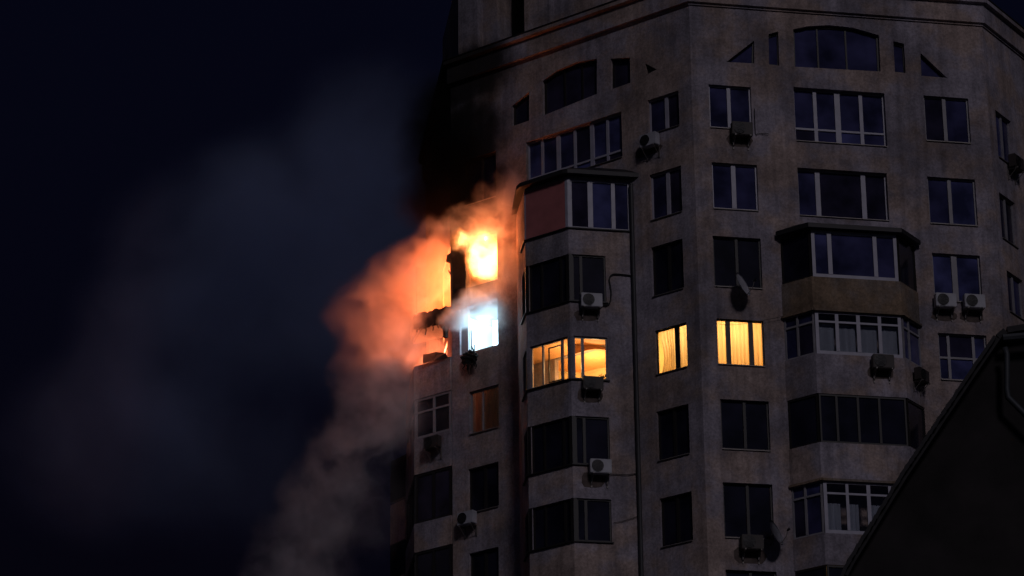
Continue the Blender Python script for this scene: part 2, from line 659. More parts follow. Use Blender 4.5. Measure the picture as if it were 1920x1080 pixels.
# plain rear walls close the block
bm = bmesh.new()
c1, d1 = CW.pt(9.0, 0), D.pt(9.0, 0)
c2, d2 = c1 + Vector((5, 6, 0)), d1 + Vector((-4, 6, 0))
for p, q in ((c1, c2), (c2, d2), (d2, d1)):
    up = Vector((0, 0, ZTOP))
    bm.faces.new([bm.verts.new(v) for v in (p, q, q + up, p + up)])
obj('wall', bm, M_PLASTER, bld)
bm = bmesh.new()
rp = [A.pt(uA_end, 0), C0.copy(), E0, d1, d2, c2, c1]
for z in (ZTOP - 0.02,):
    bm.faces.new([bm.verts.new((p.x, p.y, z)) for p in rp])
obj('roof', bm, M_TINROOF, bld)

for w in wins:
    window(w[0], w[1], w[2], w[3], w[4], w[5], w[6], parent=bld, **w[7])


def shaped_window(face, pts, parent, fm=M_BROWNF, bars=()):
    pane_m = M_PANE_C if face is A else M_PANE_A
    w = bpy.data.objects.new('window', None)
    COL.objects.link(w)
    w.parent = parent
    cx = sum(p[0] for p in pts) / len(pts)
    cz = sum(p[1] for p in pts) / len(pts)
    bm = bmesh.new()
    f1 = [bm.verts.new(face.pt(p[0], p[1], -0.17)) for p in pts]
    f2 = [bm.verts.new(face.pt(p[0], p[1], -0.185)) for p in pts]
    bm.faces.new(f1)
    bm.faces.new(f2[::-1])
    obj('pane', bm, pane_m, w)
    bm = bmesh.new()
    n = len(pts)
    t = 0.05
    inn = []
    for p in pts:
        d = math.hypot(p[0] - cx, p[1] - cz)
        k = max(0.3, 1 - t * 1.6 / d)
        inn.append((cx + (p[0] - cx) * k, cz + (p[1] - cz) * k))
    for i in range(n):
        a, b, c, d = pts[i - 1], pts[i], inn[i], inn[i - 1]
        hexa(bm, [face.pt(*a, -0.165), face.pt(*b, -0.165), face.pt(*c, -0.165), face.pt(*d, -0.165),
                  face.pt(*a, -0.12), face.pt(*b, -0.12), face.pt(*c, -0.12), face.pt(*d, -0.12)])
    zz = [p[1] for p in pts]
    for u in bars:
        fbox(bm, face, u - 0.03, u + 0.03, min(zz) + 0.05, max(zz) - 0.12, -0.16, -0.125)
    obj('frame', bm, fm, w)


for i, p in enumerate(polyA):
    shaped_window(A, p, bld, bars=[A.uz(1055, 165)[0], A.uz(1088, 155)[0]] if i == 1 else ())
for i, p in enumerate(polyB):
    shaped_window(B, p, bld, bars=[B.uz(1535, 90)[0], B.uz(1588, 90)[0]] if i == 2 else ())

# parapet cornice following the plan
def cornice(z0, z1, out, mat, name, z_in=0.0):
    bm = bmesh.new()
    path = [(CW, 9.0), (CW, 0.0), (A, 0.0), (D, 0.0), (D, 9.0)]
    faces = [CW, A, B, D]
    P = [CW.pt(9, 0)]
    for f, g, c in ((CW, A, Q0), (A, B, C0), (B, D, E0)):
        bis = (f.n + g.n).normalized()
        k = 1 / bis.dot(f.n)
        P.append((Vector((c.x, c.y, 0)), bis * k))
    P.append(D.pt(9, 0))
    pts = [(P[0], CW.n), P[1], P[2], P[3], (P[4], D.n)]
    prev = None
    for base_, dirn in pts:
        sec = [base_ + dirn * o + Vector((0, 0, z)) for o, z in out]
        ring = [bm.verts.new(q) for q in sec]
        if prev:
            for i in range(len(ring)):
                bm.faces.new((prev[i - 1], prev[i], ring[i], ring[i - 1]))
        prev = ring
    return obj(name, bm, mat, bld)


cornice(0, 0, [(0.0, ZTOP - 0.0), (0.05, ZTOP - 0.02), (0.05, ZTOP + 0.05), (0.14, ZTOP + 0.07), (0.14, ZTOP + 0.78), (0.28, ZTOP + 0.82), (0.28, ZTOP + 0.98), (0.0, ZTOP + 1.02)],
        M_PLASTER, 'cornice')
cornice(0, 0, [(0.002, ZTOP + 1.03), (0.31, ZTOP + 0.99), (0.31, ZTOP + 1.02), (0.0, ZTOP + 1.08)], M_TINROOF, 'cornice_flashing')

# setback top storeys above the cornice on the left
ST = A.shifted(-1.1)
zt = ZTOP + 0.2
u_l = ST.uz(862, 60)[0]
op_l, op_r = ST.uz(932, 30)[0], ST.uz(988, 30)[0]
panel(ST, ST.uz(1300, 0)[0], u_l, zt, zt + 5.2, [rect(op_l, op_r, zt + 0.7, zt + 4.6)], M_PLASTER, bld, depth=0.9)
bm = bmesh.new()
fbox(bm, ST, op_l + 0.05, op_r - 0.05, zt + 0.5, zt + 4.7, -1.2, -0.9)
obj('opening_back', bm, M_CHAR, bld)  # black back painted in for the shaded depth of the loggia
for (xl, xr) in ((869, 905), (993, 1040)):
    bm = bmesh.new()
    fbox(bm, ST, ST.uz(xl, 40)[0], ST.uz(xr, 40)[0], zt, zt + 5.2, 0.002, 0.32)
    obj('pilaster', bm, M_PLASTER, bld)
SC = Face(ST.pt(u_l, 0), PC, False)
panel(SC, 0, 6, zt, zt + 5.2, [], M_PLASTER, bld)
bm = bmesh.new()
pa = ST.pt(u_l, 0, 0.1)
tube(bm, [ST.hit(861, 72), ST.hit(868, 40), ST.hit(880, 0), ST.hit(884, -20)], 0.055)
obj('roof_pipe', bm, M_PIPE, bld)
bm = bmesh.new()
fbox(bm, ST, ST.uz(1300, 0)[0], u_l + 0.2, zt + 5.2, zt + 5.5, -4, 0.4)
obj('upper_roof', bm, M_TINROOF, bld)

# ------------------------------------------------------------------ octagonal bay on the left facade
uP1 = A.uz(1187, 540)[0]
P1 = A.pt(uP1, 0)
FB = Face(P1, PB, True)                      # front of the bay; negative u runs towards its corner
uP2 = FB.uz(1068, 560)[0]
P2 = FB.pt(uP2, 0)
GB = Face(P2, PA, False)
uP3 = GB.uz(987, 600)[0]
P3 = GB.pt(uP3, 0)
offs = (P2 - C0).dot(A.n)
HB = Face(P3, PC, False)
uP4 = offs / abs(HB.d.dot(A.n))
print('bay', uP2, uP3, uP4, offs)
lev = []            # (z_bottom, z_top) of the bay lights at the P2 corner
for (yt, yb) in ((336, 426), (476, 563), (629, 709), (779, 869), (933, 1013), (1088, 1170)):
    lev.append((FB.uz(1069, yb)[1], FB.uz(1069, yt)[1]))
zBayTop = lev[0][1] + 0.12
zBayBot = 0.0
fr_r = FB.uz(1136, 520)[0]
hF, hG, hH = [], [], []
bw = []
for i, (z0, z1) in enumerate(lev):
    if i == 0:
        hF.append(rect(uP2 + 0.10, -0.05, z0, z1))
        bw.append((FB, uP2 + 0.10, -0.05, z0, z1, [FB.uz(1107, 380)[0], FB.uz(1150, 382)[0]], [], dict(fm=M_PVC, pm=M_PANE, mws=[0.18, 0.14], rec=0.03, sill=False)))
        continue
    lit = i == 2
    fm, pm = (M_PVC_DIM, M_CLEAR) if lit else (M_BROWNF, M_PANE2)
    hF.append(rect(uP2 + 0.12, fr_r, z0, z1))
    hG.append(rect(0.12, uP3 - 0.13, z0, z1))
    hH.append(rect(0.15, uP4 * 0.42, z0, z1))
    mf = [FB.uz(1093, 660)[0]]
    mg = [GB.uz(1052, 650)[0], GB.uz(1016, 660)[0]]
    lb = 'corner window of the lit bay room' if lit else None
    bw.append((FB, uP2 + 0.12, fr_r, z0, z1, mf, [], dict(fm=fm, pm=pm, mws=[0.1], rec=0.06, sill=False, label=lb)))
    bw.append((GB, 0.12, uP3 - 0.13, z0, z1, mg, [], dict(fm=fm, pm=pm, mws=[0.08, 0.06], rec=0.06, sill=False, label=lb)))
    bw.append((HB, 0.15, uP4 * 0.42, z0, z1, [], [], dict(fm=fm, pm=M_PANE2, rec=0.06, sill=False)))
panel(FB, uP2, 0.0, zBayBot, zBayTop, hF, M_PLASTER, bld, 'bay_wall', depth=0.14)
panel(GB, 0, uP3, zBayBot, zBayTop, hG, M_PLASTER, bld, 'bay_wall', depth=0.14)
panel(HB, 0, uP4, zBayBot, zBayTop, hH, M_PLASTER, bld, 'bay_wall', depth=0.14)
for w in bw:
    window(w[0], w[1], w[2], w[3], w[4], w[5], w[6], parent=bld, **w[7])
# floors of the bay (dark undersides keep the storeys apart)
for i, (z0, z1) in enumerate(lev):
    for z in (z0 - 0.35, z1 + 0.14):
        if z > zBayTop - 0.02:
            continue
        bm = bmesh.new()
        pp = [FB.pt(-0.0, 0, -0.15), FB.pt(uP2, 0, -0.15) + GB.n * -0.15, GB.pt(uP3 - 0.1, 0, -0.15), HB.pt(uP4, 0, -0.15)]
        a = [bm.verts.new((p.x, p.y, z)) for p in pp]
        b = [bm.verts.new((p.x, p.y, z + 0.1)) for p in pp]
        bm.faces.new(a)
        bm.faces.new(b[::-1])
        for k in range(4):
            bm.faces.new((a[k - 1], a[k], b[k], b[k - 1]))
        obj('bay_floor', bm, M_CONC, bld)
# panelled left cheek of the top bay storey
z0, z1 = lev[0]
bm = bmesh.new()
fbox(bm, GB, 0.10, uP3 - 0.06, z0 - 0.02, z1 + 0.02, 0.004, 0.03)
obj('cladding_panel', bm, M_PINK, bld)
bm = bmesh.new()
fbox(bm, GB, 0.0, 0.095, z0 - 0.03, z1 + 0.02, 0.005, 0.035)
obj('corner_post', bm, M_PVC, bld)
bm = bmesh.new()
fbox(bm, GB, uP3 - 0.055, uP3, z0 - 0.03, z1 + 0.02, 0.005, 0.035)
obj('corner_post', bm, M_PVC, bld)
bm = bmesh.new()
fbox(bm, FB, uP2 - 0.01, uP2 + 0.1, z0 - 0.03, z1 + 0.02, 0.005, 0.03)
obj('corner_post', bm, M_PVC, bld)
for i, (z0, z1) in enumerate(lev):
    if i in (0, 2):
        continue
    for f, a_, b_ in ((GB, 0.0, 0.12), (FB, uP2, uP2 + 0.12), (GB, uP3 - 0.13, uP3), (HB, 0.0, 0.15)):
        bm = bmesh.new()
        fbox(bm, f, a_, b_, z0, z1, 0.003, 0.012)
        obj('corner_cladding', bm, M_BROWNF, bld)
# tin roof of the bay
bm = bmesh.new()
o = 0.28
poly = [FB.pt(0.25, 0, o), FB.pt(uP2 - 0.05, 0, o), GB.pt(0.0, 0, o), GB.pt(uP3, 0, o), HB.pt(0.1, 0, o), HB.pt(uP4, 0, o * 0.6), A.pt(uP1 + 0.2, 0, 0.01)]
a = [bm.verts.new((p.x, p.y, zBayTop + 0.003)) for p in poly]
b = [bm.verts.new((p.x, p.y, zBayTop + 0.16)) for p in poly]
ctr = A.pt((uP1 + uP3) / 2 + 1, 0, 0.1)
mid = [bm.verts.new((p.x * .45 + ctr.x * .55, p.y * .45 + ctr.y * .55, zBayTop + 0.42)) for p in poly]
bm.faces.new(a)
for k in range(len(poly)):
    bm.faces.new((a[k - 1], a[k], b[k], b[k - 1]))
    bm.faces.new((b[k - 1], b[k], mid[k], mid[k - 1]))
bm.faces.new(mid[::-1])
obj('bay_roof', bm, M_TINROOF, bld)
# sill lines under the glazing of the bay
for i, (z0, z1) in enumerate(lev):
    bm = bmesh.new()
    fbox(bm, FB, uP2 - 0.03, (0.0 if i == 0 else fr_r + 0.05), z0 - 0.05, z0 - 0.01, 0.003, 0.07)
    fbox(bm, GB, 0.0, uP3 + 0.02, z0 - 0.05, z0 - 0.01, 0.003, 0.068)
    fbox(bm, HB, 0.0, uP4 * 0.45, z0 - 0.05, z0 - 0.01, 0.003, 0.066)
    obj('bay_sill', bm, M_TINROOF, bld)

# downpipe in the inner corner
bm = bmesh.new()
q = A.pt(uP1 - 0.09, 0, 0.08)
tube(bm, [q + Vector((0, 0, z)) for z in (0, 20, 40, zBayTop - 0.2)], 0.075, 10)
obj('downpipe', bm, M_PIPE, bld)

# ------------------------------------------------------------------ glazed balconies on the right facade
uR1 = B.uz(1466, 560)[0]
R1 = B.pt(uR1, 0)
LB = Face(R1, PA, False)                     # left cheek, negative u runs outwards
uR2 = LB.uz(1524, 560)[0]
R2 = LB.pt(uR2, 0)
off2 = (R2 - B.P).dot(B.n)
MB = Face(R2, PB, True)
uR3 = MB.uz(1690, 560)[0]
R3 = MB.pt(uR3, 0)
NB = Face(R3, PD, True)
uR4 = off2 / abs(NB.d.dot(B.n))
print('balcony', uR2, off2, uR3, uR4)
blev = []
for (yt, yb) in ((430, 518), (580, 662), (737, 828), (898, 998), (1058, 1150)):
    blev.append((MB.uz(1524, yb)[1], MB.uz(1524, yt)[1]))
zb_top = blev[0][1] + 0.1
z_prev = None
for i, (z0, z1) in enumerate(blev):
    top = z1
    bot = blev[i + 1][1] if i + 1 < len(blev) else 20.0
    # parapet below this level's glazing
    e_ = bmesh.new()
    wth = 0.14
    for f, ua, ub in ((LB, uR2, 0.0), (MB, 0.0, uR3), (NB, 0.0, uR4)):
        fbox(e_, f, ua, ub, bot + 0.012, z0, -wth, 0.0)
    # floor slab closing the storey
    pl = [LB.pt(0, 0, -0.05), LB.pt(uR2, 0, -0.05), R2 - MB.n * 0.05, R3 - MB.n * 0.05, NB.pt(uR4, 0, -0.05)]
    for zz in ((bot + 0.02), (z0 - 0.9)):
        va = [e_.verts.new((p.x, p.y, zz)) for p in pl]
        vb = [e_.verts.new((p.x, p.y, zz + 0.12)) for p in pl]
        e_.faces.new(va)
        e_.faces.new(vb[::-1])
        for k in range(len(pl)):
            e_.faces.new((va[k - 1], va[k], vb[k], vb[k - 1]))
    obj('balcony_parapet', e_, M_BROWN if i == 0 else M_PLASTER, bld)
    bright = i in (1, 3)
    dark = i in (2, 4)
    fm = M_BROWNF if dark else (M_PVC if bright else M_PVC)
    pm = M_CLEAR if bright else (M_PANE2 if dark else M_PANE)
    if i == 0:
        mb, tr = [MB.uz(x, 475)[0] for x in (1556, 1641)], []
        mws = [0.15, 0.14]
    elif i == 1:
        mb, tr = [MB.uz(x, 620)[0] for x in (1570, 1610, 1650)], [MB.uz(1540, 602)[1]]
        mws = [0.12, 0.13, 0.12]
    elif i == 3:
        mb, tr = [MB.uz(x, 950)[0] for x in (1590, 1630, 1670)], [MB.uz(1552, 924)[1]]
        mws = [0.10, 0.13, 0.10]
    else:
        mb, tr, mws = [MB.uz(x, 780)[0] for x in (1570, 1610, 1650)], [], [0.08] * 3
    kw = dict(parent=bld, rec=0.02, sill=False, fm=fm, pm=pm)
    window(MB, 0.05, uR3 - 0.05, z0 + 0.003, top - 0.003, mb, tr, mws=mws, fw=0.12 if not dark else 0.06, **kw)
    kw['pm'] = M_PANE2 if (dark or i == 0) else M_PANE
    kw['fm'] = M_BROWNF if dark or i == 0 else M_PVC_DIM
    mid_l = [uR2 * 0.45] if i in (1, 3) else []
    window(LB, uR2 + 0.03, -0.03, z0 + 0.003, top - 0.003, mid_l, tr and [tr[0] - 0.02], mw=0.07, **kw)
    window(NB, 0.04, uR4 - 0.03, z0 + 0.003, top - 0.003, [uR4 * 0.35] if i in (1, 3) else [], tr and [tr[0] - 0.02], mw=0.06, **kw)


def balcony_canopy(zb, o, h, rise, mat):
    bm = bmesh.new()
    poly = [LB.pt(0.0, 0, o), R2 + (MB.n + LB.n).normalized() * o * 1.05, R3 + (MB.n + NB.n).normalized() * o * 1.05, NB.pt(uR4, 0, o)]
    wall = [B.pt(uR1 + 0.5, 0, 0.01), B.pt(uR1 + 0.5 + uR3 + 1.0, 0, 0.01)]
    a = [bm.verts.new((p.x, p.y, zb)) for p in poly]
    b = [bm.verts.new((p.x, p.y, zb + h)) for p in poly]
    w0 = [bm.verts.new((p.x, p.y, zb + h + rise)) for p in wall]
    for k in range(3):
        bm.faces.new((a[k], a[k + 1], b[k + 1], b[k]))
    bm.faces.new((b[0], b[1], w0[0]))
    bm.faces.new((b[1], b[2], w0[1], w0[0]))
    bm.faces.new((b[2], b[3], w0[1]))
    bm.faces.new(a)
    obj('balcony_roof', bm, mat, bld)


balcony_canopy(blev[0][1] + 0.004, 0.22, 0.16, 0.32, M_TINROOF)
# light fascia boards under canopies of the two newer balconies
for i in (1, 3):
    z0, z1 = blev[i]
    bm = bmesh.new()
    for f, ua, ub in ((LB, uR2 - 0.1, 0.0), (MB, -0.08, uR3 + 0.08), (NB, -0.05, uR4)):
        fbox(bm, f, ua, ub, z1 - 0.05, z1 + 0.03, 0.01, 0.09)
    obj('fascia_strip', bm, M_BROWN, bld)


# ------------------------------------------------------------------ corner balconies on the left flank
uQ1 = A.uz(778, 740)[0]
LQ = Face(A.pt(uA_end, 0), PA, False)
LQ.P = A.pt(uA_end, 0, 0.05)
wQ = uQ1 - uA_end
HQ = Face(LQ.pt(wQ, 0), PC, False)
lH = 3.2
HQ2 = Face(HQ.pt(lH, 0), PC - 45, False)      # returns are hidden behind


def corner_balcony(zbot, zrail, ztop, fm=M_BROWNF, pm=M_PANE2, mull=(), trans=(), glazed=True, mat=M_PLASTER, ext=0.0):
    bm = bmesh.new()
    t = 0.14
    back = HQ.pt(lH, 0)
    ret = Face(back, PC + 90, True)
    fbox(bm, LQ, 0.03, wQ, zbot, zrail, -t, 0)
    fbox(bm, HQ, 0.0, lH, zbot, zrail, -t, 0)
    pl = [LQ.pt(0, 0, -0.02), LQ.pt(wQ, 0, -0.02), HQ.pt(lH, 0, -0.02), CW.pt(lH, 0, 0)]
    for zz in (zbot, zrail - 0.95):
        va = [bm.verts.new((p.x, p.y, zz + 0.01)) for p in pl]
        vb = [bm.verts.new((p.x, p.y, zz + 0.14)) for p in pl]
        bm.faces.new(va)
        bm.faces.new(vb[::-1])
        for k in range(4):
            bm.faces.new((va[k - 1], va[k], vb[k], vb[k - 1]))
    # far end wall of the balcony
    a, b = HQ.pt(lH, 0), CW.pt(lH, 0)
    bm.faces.new([bm.verts.new(v) for v in (a + Vector((0, 0, zbot)), b + Vector((0, 0, zbot)), b + Vector((0, 0, zrail)), a + Vector((0, 0, zrail)))])
    obj('balcony_parapet', bm, mat, bld)
    if glazed:
        window(LQ, 0.05, wQ - 0.03, zrail + 0.003, ztop, mull, trans, fm=fm, pm=pm, parent=bld, rec=0.03, mw=0.09, fw=0.08, sill=False)
        window(HQ, 0.03, lH - 0.05, zrail + 0.003, ztop, [1.1, 2.2], trans, fm=fm, pm=pm, parent=bld, rec=0.03, mw=0.09, fw=0.08, sill=False)


def zq(y, x=845):
    return LQ.uz(x, y)[1]


zN1b = zq(731)                                # underside of the burnt level's parapet / top of glazing below
corner_balcony(zN1b, zq(668), None, glazed=False)
corner_balcony(zq(873), zq(806), zN1b - 0.01, fm=M_PVC_DIM, pm=M_PANE2, mull=[LQ.uz(813, 790)[0]], trans=[zq(757)])
corner_balcony(zq(1020), zq(966), zq(873) - 0.01, fm=M_BROWNF, pm=M_PANE_C, mull=[LQ.uz(812, 930)[0]])
corner_balcony(zq(1180), zq(1120), zq(1020) - 0.01, fm=M_BROWNF, pm=M_PANE2, mull=[LQ.uz(812, 1060)[0]])
bm = bmesh.new()
fbox(bm, LQ, 0.03, wQ, 0, zq(1180) - 0.01, -0.2, 0)
fbox(bm, HQ, 0.0, lH, 0, zq(1180) - 0.01, -0.2, 0)
obj('balcony_base_wall', bm, M_PLASTER, bld)
# second stack of balconies further round the flank, lower storeys only
HX = Face(HQ.pt(lH + 0.2, 0), -35, False)
for k, (ya, yb, mt) in enumerate(((852, 930, M_PANE2), (935, 1010, M_PLASTER), (1012, 1070, M_PANE2), (1075, 1200, M_PLASTER))):
    Yq = HX.P.y
    za, zb = at_depth(755, ya, Yq).z, at_depth(755, yb, Yq).z
    bm = bmesh.new()
    fbox(bm, HX, 0.0, 1.0, zb + 0.004, za, -2.0, 0)
    o = obj('side_balcony', bm, M_DARK if k % 2 == 0 else M_PLASTER, bld)

# ------------------------------------------------------------------ burnt flat: charred balcony remains at the fire level
zf0 = zq(618, 845)
bm = bmesh.new()
# ragged parapet/slab fragment of the burning level
n = 16
top, botm = [], []
for i in range(n + 1):
    u = wQ * i / n
    x = 845 + (778 - 845) * i / n
    yt = 573 + (845 - x) * 0.27 + random.uniform(-2.5, 2.5)
    yb = 600 + (845 - x) * 0.26 + random.uniform(-2, 3)
    top.append((u, LQ.uz(x, yt)[1]))
    botm.append((u, LQ.uz(x, yb)[1]))
for (p, q, r_, s_) in zip(top, top[1:], botm[1:], botm):
    hexa(bm, [LQ.pt(*p, -0.12), LQ.pt(*q, -0.12), LQ.pt(*r_, -0.12), LQ.pt(*s_, -0.12), LQ.pt(*p, 0.02), LQ.pt(*q, 0.02), LQ.pt(*r_, 0.02), LQ.pt(*s_, 0.02)])
fbox(bm, HQ, 0, 1.5, botm[-1][1] + 0.05, top[-1][1], -0.12, 0.0)
obj('charred_parapet', bm, M_CHAR, bld)
bm = bmesh.new()
pl = [LQ.pt(0, 0, -0.05), LQ.pt(wQ * 0.8, 0, -0.05), HQ.pt(1.4, 0, -0.1), CW.pt(1.6, 0, 0)]
zz = botm[4][1] - 0.0
va = [bm.verts.new((p.x, p.y, zz)) for p in pl]
vb = [bm.verts.new((p.x, p.y, zz + 0.15)) for p in pl]
bm.faces.new(va)
bm.faces.new(vb[::-1])
for k in range(4):
    bm.faces.new((va[k - 1], va[k], vb[k], vb[k - 1]))
obj('balcony_slab', bm, M_CHAR, bld)
# broken glazing posts that still stand
bm = bmesh.new()
tube(bm, [LQ.hit(848, 578), LQ.hit(847, 520), LQ.hit(846, 486)], 0.05, 6)
tube(bm, [LQ.hit(849, 530), LQ.hit(845, 515), LQ.hit(841, 507)], 0.022, 6)
obj('bent_post', bm, M_CHAR, bld)
bm = bmesh.new()
a = [LQ.hit(x, y) for x, y in ((836, 491), (838, 478), (847, 473), (856, 477), (862, 484), (857, 492), (846, 490))]
hexa(bm, [a[0], a[1], a[2], a[6], a[0] - LQ.n * .2, a[1] - LQ.n * .2, a[2] - LQ.n * .2, a[6] - LQ.n * .2])
hexa(bm, [a[6], a[2], a[3], a[5], a[6] - LQ.n * .2, a[2] - LQ.n * .2, a[3] - LQ.n * .2, a[5] - LQ.n * .2])
obj('charred_fitting', bm, M_CHAR, bld)
# hanging shreds under the fragment
bm = bmesh.new()
for x, y0, y1, r_ in ((781, 612, 623, .03), (787, 612, 619, .02), (797, 610, 628, .025), (809, 607, 620, .02), (820, 605, 615, .02)):
    p, q = LQ.hit(x, y0), LQ.hit(x + random.uniform(-3, 3), y1)
    tube(bm, [p, (p + q) / 2 + Vector((random.uniform(-.05, .05), 0, 0)), q], r_, 5)
obj('hanging_shred', bm, M_CHAR, bld)
# lamp-like fitting on the pier by the white window
bm = bmesh.new()
fbox(bm, A, A.uz(842, 625)[0], A.uz(837, 625)[0], A.uz(840, 635)[1], A.uz(840, 615)[1], 0.06, 0.2)
obj('burnt_wall_box', bm, M_CHAR, bld)

# curled roofing sheet on the top rail of the burnt level
bm = bmesh.new()
pts = [(842, 671), (840, 664), (820, 661), (803, 663), (792, 664), (795, 675), (798, 684), (815, 678)]
pr = [LQ.pt(*LQ.uz(x, y), 0.05 + 0.10 * math.sin(i * 1.3)) for i, (x, y) in enumerate(pts)]
v1 = [bm.verts.new(p) for p in pr]
v2 = [bm.verts.new(p - LQ.n * 0.015) for p in pr]
bm.faces.new(v1)
bm.faces.new(v2[::-1])
for k in range(len(pr)):
    bm.faces.new((v1[k - 1], v1[k], v2[k], v2[k - 1]))
bmesh.ops.triangulate(bm, faces=bm.faces[:])
o = obj('metal_sheet', bm, simple('bent_tin', (0.12, 0.10, 0.09), 0.5, 0.5))
tag(o, 'bent grey metal sheet leaning on the parapet below the fire', 'sheet')

# ------------------------------------------------------------------ rooms behind lit and burning windows
def room(face, u0, u1, z0, z1, depth, wall, ceil, start=0.24, back=None):
    if u0 > u1:
        u0, u1 = u1, u0
    def quad(ps, m, nm):
        bm = bmesh.new()
        bm.faces.new([bm.verts.new(p) for p in ps])
        obj(nm, bm, m, bld)
    P = lambda u, z, o: face.pt(u, z, -o)
    s, e = start, depth
    quad([P(u0, z0, e), P(u1, z0, e), P(u1, z1, e), P(u0, z1, e)], back or wall, 'room_wall')
    quad([P(u0, z0, s), P(u0, z0, e), P(u0, z1, e), P(u0, z1, s)], wall, 'room_wall')
    quad([P(u1, z0, s), P(u1, z0, e), P(u1, z1, e), P(u1, z1, s)], wall, 'room_wall')
    quad([P(u0, z1, s), P(u1, z1, s), P(u1, z1, e), P(u0, z1, e)], ceil, 'room_ceiling')
    quad([P(u0, z0, s), P(u1, z0, s), P(u1, z0, e), P(u0, z0, e)], wall, 'room_floor')


def poly_room(pts, z0, z1, wall, ceil, open_edges=()):
    for z, m_, nm in ((z0, wall, 'room_floor'), (z1, ceil, 'room_ceiling')):
        bm = bmesh.new()
        bm.faces.new([bm.verts.new((p.x, p.y, z)) for p in pts])
        obj(nm, bm, m_, bld)
    for i in range(len(pts)):
        if i in open_edges:
            continue
        p, q = pts[i], pts[(i + 1) % len(pts)]
        bm = bmesh.new()
        bm.faces.new([bm.verts.new(v) for v in ((p.x, p.y, z0), (q.x, q.y, z0), (q.x, q.y, z1), (p.x, p.y, z1))])
        obj('room_wall', bm, wall, bld)


def lamp(name, loc, col, power, rad=0.0):
    d = bpy.data.lights.new(name, 'POINT')
    d.energy = power
    d.color = col
    d.shadow_soft_size = rad
    o = bpy.data.objects.new(name, d)
    COL.objects.link(o)
    o.location = loc
    return o


def curtain(face, u0, u1, z0, z1, out, mat, label, folds=7, amp=0.05, pinch=0.0, group=None):
    if u0 > u1:
        u0, u1 = u1, u0
    bm = bmesh.new()
    nu, nz = folds * 8, 10
    ph = random.uniform(0, 6)
    g = []
    for j in range(nz + 1):
        v = j / nz
        row = []
        for i in range(nu + 1):
            u = i / nu
            uu = u
            k = 1 - pinch * math.sin(math.pi * min(1, (1 - v) * 0.9)) ** 2
            uu = (u * k) if pinch >= 0 else 1 - (1 - u) * (1 + pinch * math.sin(math.pi * (1 - v)) ** 2)
            w = math.sin(u * folds * 2 * math.pi + ph + 0.8 * math.sin(u * 9 + ph)) * amp * (0.6 + 0.4 * math.sin(3 * u + 2 * v))
            row.append(bm.verts.new(face.pt(u0 + (u1 - u0) * uu, z0 + (z1 - z0) * v, out + w)))
        g.append(row)
    for j in range(nz):
        for i in range(nu):
            bm.faces.new((g[j][i], g[j][i + 1], g[j + 1][i + 1], g[j + 1][i]))
    o = obj('curtain', bm, mat, None, True)
    return tag(o, label, 'curtain', group)


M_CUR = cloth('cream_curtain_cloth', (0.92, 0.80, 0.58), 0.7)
WARM = (1.0, 0.64, 0.27)
# A lit window
ul, ur, z0, z1 = a_lit
uA2, uB2 = max(ul, ur) + 0.7, b_lit[1] + 0.6
nbis = (A.n + B.n).normalized()
poly_room([A.pt(uA2, 0, -0.24), Vector((C0.x, C0.y, 0)) - nbis * 0.27, B.pt(uB2, 0, -0.24), B.pt(uB2, 0, -3.2), A.pt(uA2, 0, -3.2)],
          min(z0, b_lit[2]) - 0.9, max(z1, b_lit[3]) + 0.35, M_WALLY, M_WALLY, (0, 1))
um = (ul + ur) / 2
lp = A.pt(um, z1 + 0.0, -1.3)
lamp('interior_light', lp - Vector((0, 0, 0.25)), WARM, 95, 0.0)
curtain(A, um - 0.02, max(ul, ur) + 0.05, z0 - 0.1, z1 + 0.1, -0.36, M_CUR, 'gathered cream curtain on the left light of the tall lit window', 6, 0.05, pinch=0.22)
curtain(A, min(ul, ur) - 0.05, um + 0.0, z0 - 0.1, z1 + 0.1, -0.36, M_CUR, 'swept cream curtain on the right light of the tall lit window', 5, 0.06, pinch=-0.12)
# B lit window
ul, ur, z0, z1 = b_lit
lp = B.pt((ul + ur) / 2, z1 + 0.0, -1.3)
lamp('interior_light', lp - Vector((0, 0, 0.25)), WARM, 95, 0.0)
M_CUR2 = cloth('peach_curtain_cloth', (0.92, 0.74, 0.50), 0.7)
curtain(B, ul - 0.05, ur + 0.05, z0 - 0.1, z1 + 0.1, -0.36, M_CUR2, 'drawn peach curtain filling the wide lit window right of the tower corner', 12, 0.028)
# dim window
ul, ur, z0, z1 = a_dim
room(A, min(ul, ur) - 0.5, max(ul, ur) + 0.3, z0 - 0.9, z1 + 0.3, 2.5, M_ROOMW, M_ROOMW)
lamp('interior_light', A.pt((ul + ur) / 2 - 0.3, z1 - 0.1, -1.6), (1.0, 0.62, 0.30), 0.85, 0.0)
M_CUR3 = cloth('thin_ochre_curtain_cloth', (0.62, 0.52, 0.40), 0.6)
curtain(A, min(ul, ur), max(ul, ur), z0 - 0.1, z1 + 0.1, -0.40, M_CUR3, 'thin ochre curtain in the dim window two floors below the flames', 5, 0.04)

